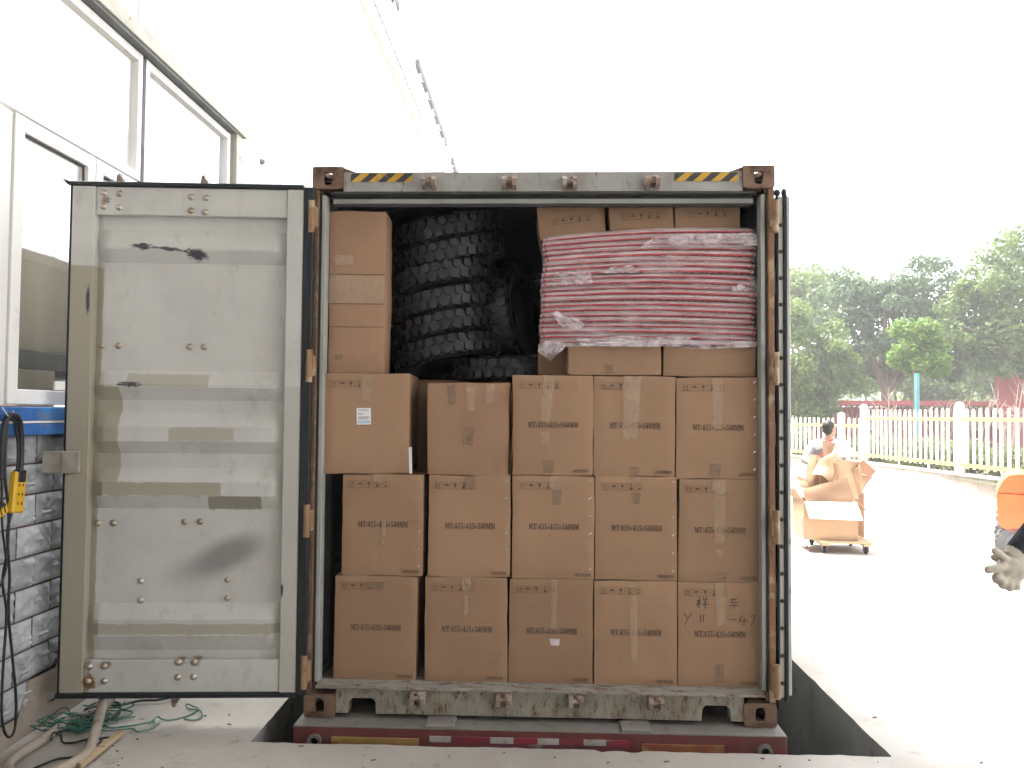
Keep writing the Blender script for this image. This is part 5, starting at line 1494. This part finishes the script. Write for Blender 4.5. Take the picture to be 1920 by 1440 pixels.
for (x, y) in ((-.10, .02), (.10, .36)):
    q = MB(); q.capsule((x, y + .05, .045), (x, y - .14, .038), .046, .040); q.box(x - .04, x + .04, y - .17, y + .09, .0, .02); remeshed(q, 'shoe', M['shoe'], wk, .01, 3)

# person at the right picture edge: only arm and gloved hand reach into the picture
YP = -1.0
wr = at(1903, 1040, YP); el = Vector((wr.x + .20, YP + .02, wr.z + .215)); shd = Vector((wr.x + .27, YP + .08, 1.52))
pr = empty('person', (shd.x + .20, YP + .1, 0), 0, 'person at the right edge, black sleeve and white knit glove reaching in', 'person')
off = -Vector((shd.x + .20, YP + .1, 0))
def T(v): return Vector(v) + off
cx = shd.x + .20; cy = YP + .1
q = MB(); pt, Mh = head(q, T((cx, cy - .02, 1.70)), R(-60), 1.05); q.capsule(T((cx, cy + .01, 1.50)), T((cx, cy, 1.62)), .058, .055)
remeshed(q, 'body', M['skin'], pr, .008, 3)
q = MB(); q.sphere(pt(0, .020, .052), (.084, .098, .088), 18, 12, Mh); q.sphere(pt(0, .055, .0), (.07, .052, .07), 14, 10, Mh); remeshed(q, 'hair', M['hair'], pr, .009, 2)
for sx in (-1, 1):
    q = MB(); q.sphere(pt(sx * .030, -.083, .008), .010, 8, 6); q.build('eye', M['black'], pr)
q = MB()
q.capsule(T((cx - .16, cy, 1.47)), T((cx + .16, cy, 1.47)), .09, .09)
for dx in (-.07, .07): q.capsule(T((cx + dx, cy, 1.40)), T((cx + dx, cy, 1.0)), .14, .13)
q.capsule(T(shd), T(el), .075, .062); q.capsule(T(el), T(wr + (el - wr) * .08), .060, .046)
q.capsule(T((cx + .22, cy, 1.46)), T((cx + .30, cy + .02, 1.16)), .072, .058); q.capsule(T((cx + .30, cy + .02, 1.16)), T((cx + .27, cy - .14, .95)), .056, .045)
remeshed(q, 'jacket', M['black_cloth'], pr, .010, 4)
q = MB(); q.capsule(T((cx - .08, cy, .95)), T((cx + .08, cy, .95)), .135, .135)
for sx in (-1, 1):
    q.capsule(T((cx + sx * .09, cy, .90)), T((cx + sx * .10, cy - .02, .50)), .10, .07); q.capsule(T((cx + sx * .10, cy - .02, .50)), T((cx + sx * .10, cy + .02, .10)), .068, .052)
remeshed(q, 'trousers', M['trousers'], pr, .014, 5)
for sx in (-1, 1):
    q = MB(); q.capsule(T((cx + sx * .10, cy + .04, .045)), T((cx + sx * .11, cy - .15, .038)), .046, .04); q.box(*(lambda a: (a.x - .04, a.x + .04, a.y - .18, a.y + .08, 0, .02))(T((cx + sx * .105, cy, 0)))); remeshed(q, 'shoe', M['shoe'], pr, .01, 3)
# gloved hand, fingers loosely curled: photo points -> places at the hand's distance
def H(u, v, dy=0): return T(at(u, v, YP + dy))
q = MB()
q.capsule(H(1908, 1036), H(1898, 1058, -.01), .036, .044)                 # cuff and heel
q.capsule(H(1896, 1058, -.015), H(1884, 1066, -.02), .040, .036)         # palm
q.capsule(H(1908, 1066, .0), H(1896, 1082, -.01), .042, .036)
for pts, r0 in (([(1886, 1050, -.03), (1876, 1040, -.045), (1866, 1033, -.05)], .016),            # index, stretched
                ([(1884, 1056, .02), (1874, 1050, .03), (1864, 1045, .035)], .015),
                ([(1880, 1062, -.045), (1866, 1066, -.065), (1853, 1068, -.07)], .017),            # thumb
                ([(1878, 1074, -.02), (1868, 1082, -.05), (1868, 1087, -.03)], .017),
                ([(1888, 1080, -.02), (1879, 1092, -.05), (1880, 1097, -.02)], .018),
                ([(1898, 1084, -.02), (1892, 1097, -.05), (1893, 1102, -.02)], .018),
                ([(1908, 1082, -.01), (1905, 1096, -.04), (1906, 1101, -.01)], .017)):
    for a, b_ in zip(pts[:-1], pts[1:]): q.capsule(H(*a), H(*b_), r0, r0 * .93)
remeshed(q, 'glove', M['glove'], pr, .005, 3)
q = MB(); ax = (el - wr).normalized()
q.tube([T(wr - ax * .02), T(wr + ax * .045)], .042, 16); q.build('glove_cuff', M['glove'], pr, smooth=60)

# ------------------------------------------------------------------ forklift at the right edge
FX, FY = 5.43, 5.74
fk = empty('forklift', (FX, FY, 0), R(-28), 'orange forklift truck half out of the picture at the right', 'forklift')
M['orange'] = mat('orange_paint', (.70, .13, .035), .4, c3=(.35, .2, .14), sc3=14, r3=(.66, .74), coat=.3)
M['fgrey'] = mat('grey_paint_forklift', (.15, .155, .165), .5)
def fp(q, name, m, par=None, **k): return q.build(name, M[m], par or fk, **k)
# body-local: x to the right (forward), y depth
q = MB(); q.prism([(.0, .785), (.01, .83), (.06, .93), (.12, .985), (.20, 1.0), (.262, 1.0), (.262, .785)], -.50, .50, 'y'); fp(q, 'hood', 'orange')
q = MB(); q.prism([(-.01, .775), (.262, .775), (.262, .33), (.18, .34), (.03, .40), (.0, .46)], -.52, .52, 'y'); cw = fp(q, 'counterweight', 'orange')
for y in (-.3, .3):
    q = MB(); q.cbox(-.02, .03, y - .06, y + .06, .44, .52, .01); fp(q, 'tail_light', 'steel', cw)
q = MB(); q.cbox(.263, 1.75, -.50, .50, .33, .46, .02); fp(q, 'chassis', 'orange')
q = MB(); q.cbox(.268, .95, -.49, .49, .461, 1.0, .03); fp(q, 'seat_base', 'fgrey')
q = MB(); q.cbox(.55, 1.0, -.25, .25, 1.001, 1.10, .03); q.cbox(.50, .60, -.25, .25, 1.08, 1.55, .03); fp(q, 'seat', 'black')
for y in (-.47, .47):
    q = MB(); q.prism([(.27, .46), (.42, .46), (.46, 2.05), (.32, 2.05)], y * 1.06 - .03, y * 1.06 + .03, 'y'); fp(q, 'pillar', 'fgrey')
    q = MB(); q.prism([(1.55, .46), (1.63, .46), (1.42, 2.05), (1.35, 2.05)], y - .03, y + .03, 'y'); fp(q, 'pillar', 'fgrey')
q = MB(); q.cbox(.5, 1.5, -.5, .5, 2.051, 2.10, .01); fp(q, 'overhead_guard', 'fgrey')
q = MB(); q.cbox(1.45, 1.72, -.44, .44, .461, 1.05, .03); fp(q, 'dash', 'orange')
q = MB(); q.cyl((1.35, 0, 1.0), (1.25, 0, 1.18), .02, 8); q.lathe([(.14, -.01), (.16, 0), (.14, .01)], 20, Matrix.Translation((1.24, 0, 1.2)) @ Matrix.Rotation(R(-25), 4, 'Y'), True); fp(q, 'steering_wheel', 'black')
for y in (-.36, .36):
    q = MB(); q.cbox(1.80, 1.92, y - .05, y + .05, .08, 2.0, .01); fp(q, 'mast_rail', 'fgrey')
    q = MB(); q.prism([(1.93, .06), (3.0, .06), (3.0, .075), (1.98, .11), (1.98, .6), (1.93, .6)], y - .05, y + .05, 'y'); fp(q, 'fork', 'fgrey')
q = MB(); q.cbox(1.82, 1.90, -.30, .30, 1.9, 1.98, .01); q.cbox(1.82, 1.90, -.30, .30, .3, .4, .01); fp(q, 'mast_crossbar', 'fgrey')
def wheel(x, y, r, w_):
    q = MB(); q.lathe([(r * .55, -w_ / 2), (r * .85, -w_ / 2), (r * .97, -w_ * .4), (r, 0), (r * .97, w_ * .4), (r * .85, w_ / 2), (r * .55, w_ / 2)], 32, Matrix.Translation((x, y, r)) @ Matrix.Rotation(R(90), 4, 'X'), True)
    t = MB()
    for k in range(22):
        a = 2 * math.pi * k / 22
        for s_ in (-1, 1): t.cbox(-.015, .015, s_ * w_ * .25 - w_ * .2, s_ * w_ * .25 + w_ * .2, r - .012, r + .008, .003, Matrix.Translation((x, y, r)) @ Matrix.Rotation(a + .14 * (s_ > 0), 4, 'Y'))
    wq = fp(q, 'wheel', 'tyre_grey', smooth=40); t.build('tread', M['tyre_grey'], wq)
    q = MB(); q.lathe([(0, -w_ * .42), (r * .18, -w_ * .42), (r * .2, -w_ * .3), (r * .5, -w_ * .28), (r * .56, -w_ * .46), (r * .56, w_ * .46), (r * .2, w_ * .3), (0, w_ * .42)], 24, Matrix.Translation((x, y, r)) @ Matrix.Rotation(R(90), 4, 'X')); q.build('rim', M['fgrey'], wq, smooth=40)
M['tyre_grey'] = mat('dusty_tyre', (.10, .10, .105), .8)
for y in (-.40, .40): wheel(.185, y * 1.1, .215, .16); wheel(1.45, y, .30, .22)
q = MB(); q.prism([(.06, .329), (.26, .325), (.24, .20), (.12, .22)], -.34, .34, 'y'); fp(q, 'axle_block', 'fgrey')

# ------------------------------------------------------------------ bright hazy air
hz_ = bpy.data.materials.new('haze_air'); hz_.use_nodes = True
t_ = hz_.node_tree; t_.nodes.remove(t_.nodes['Principled BSDF'])
pv = t_.nodes.new('ShaderNodeVolumePrincipled')
pv.inputs['Color'].default_value = (.97, .975, .96, 1); pv.inputs['Density'].default_value = .003; pv.inputs['Anisotropy'].default_value = .2
t_.links.new(pv.outputs[0], t_.nodes['Material Output'].inputs['Volume'])
q = MB(); q.box(-152, 152, -152, 152, -2.4, 9.2)
q.build('haze', hz_, None, kind='stuff', label='pale bright haze hanging over the whole yard', cat='haze')
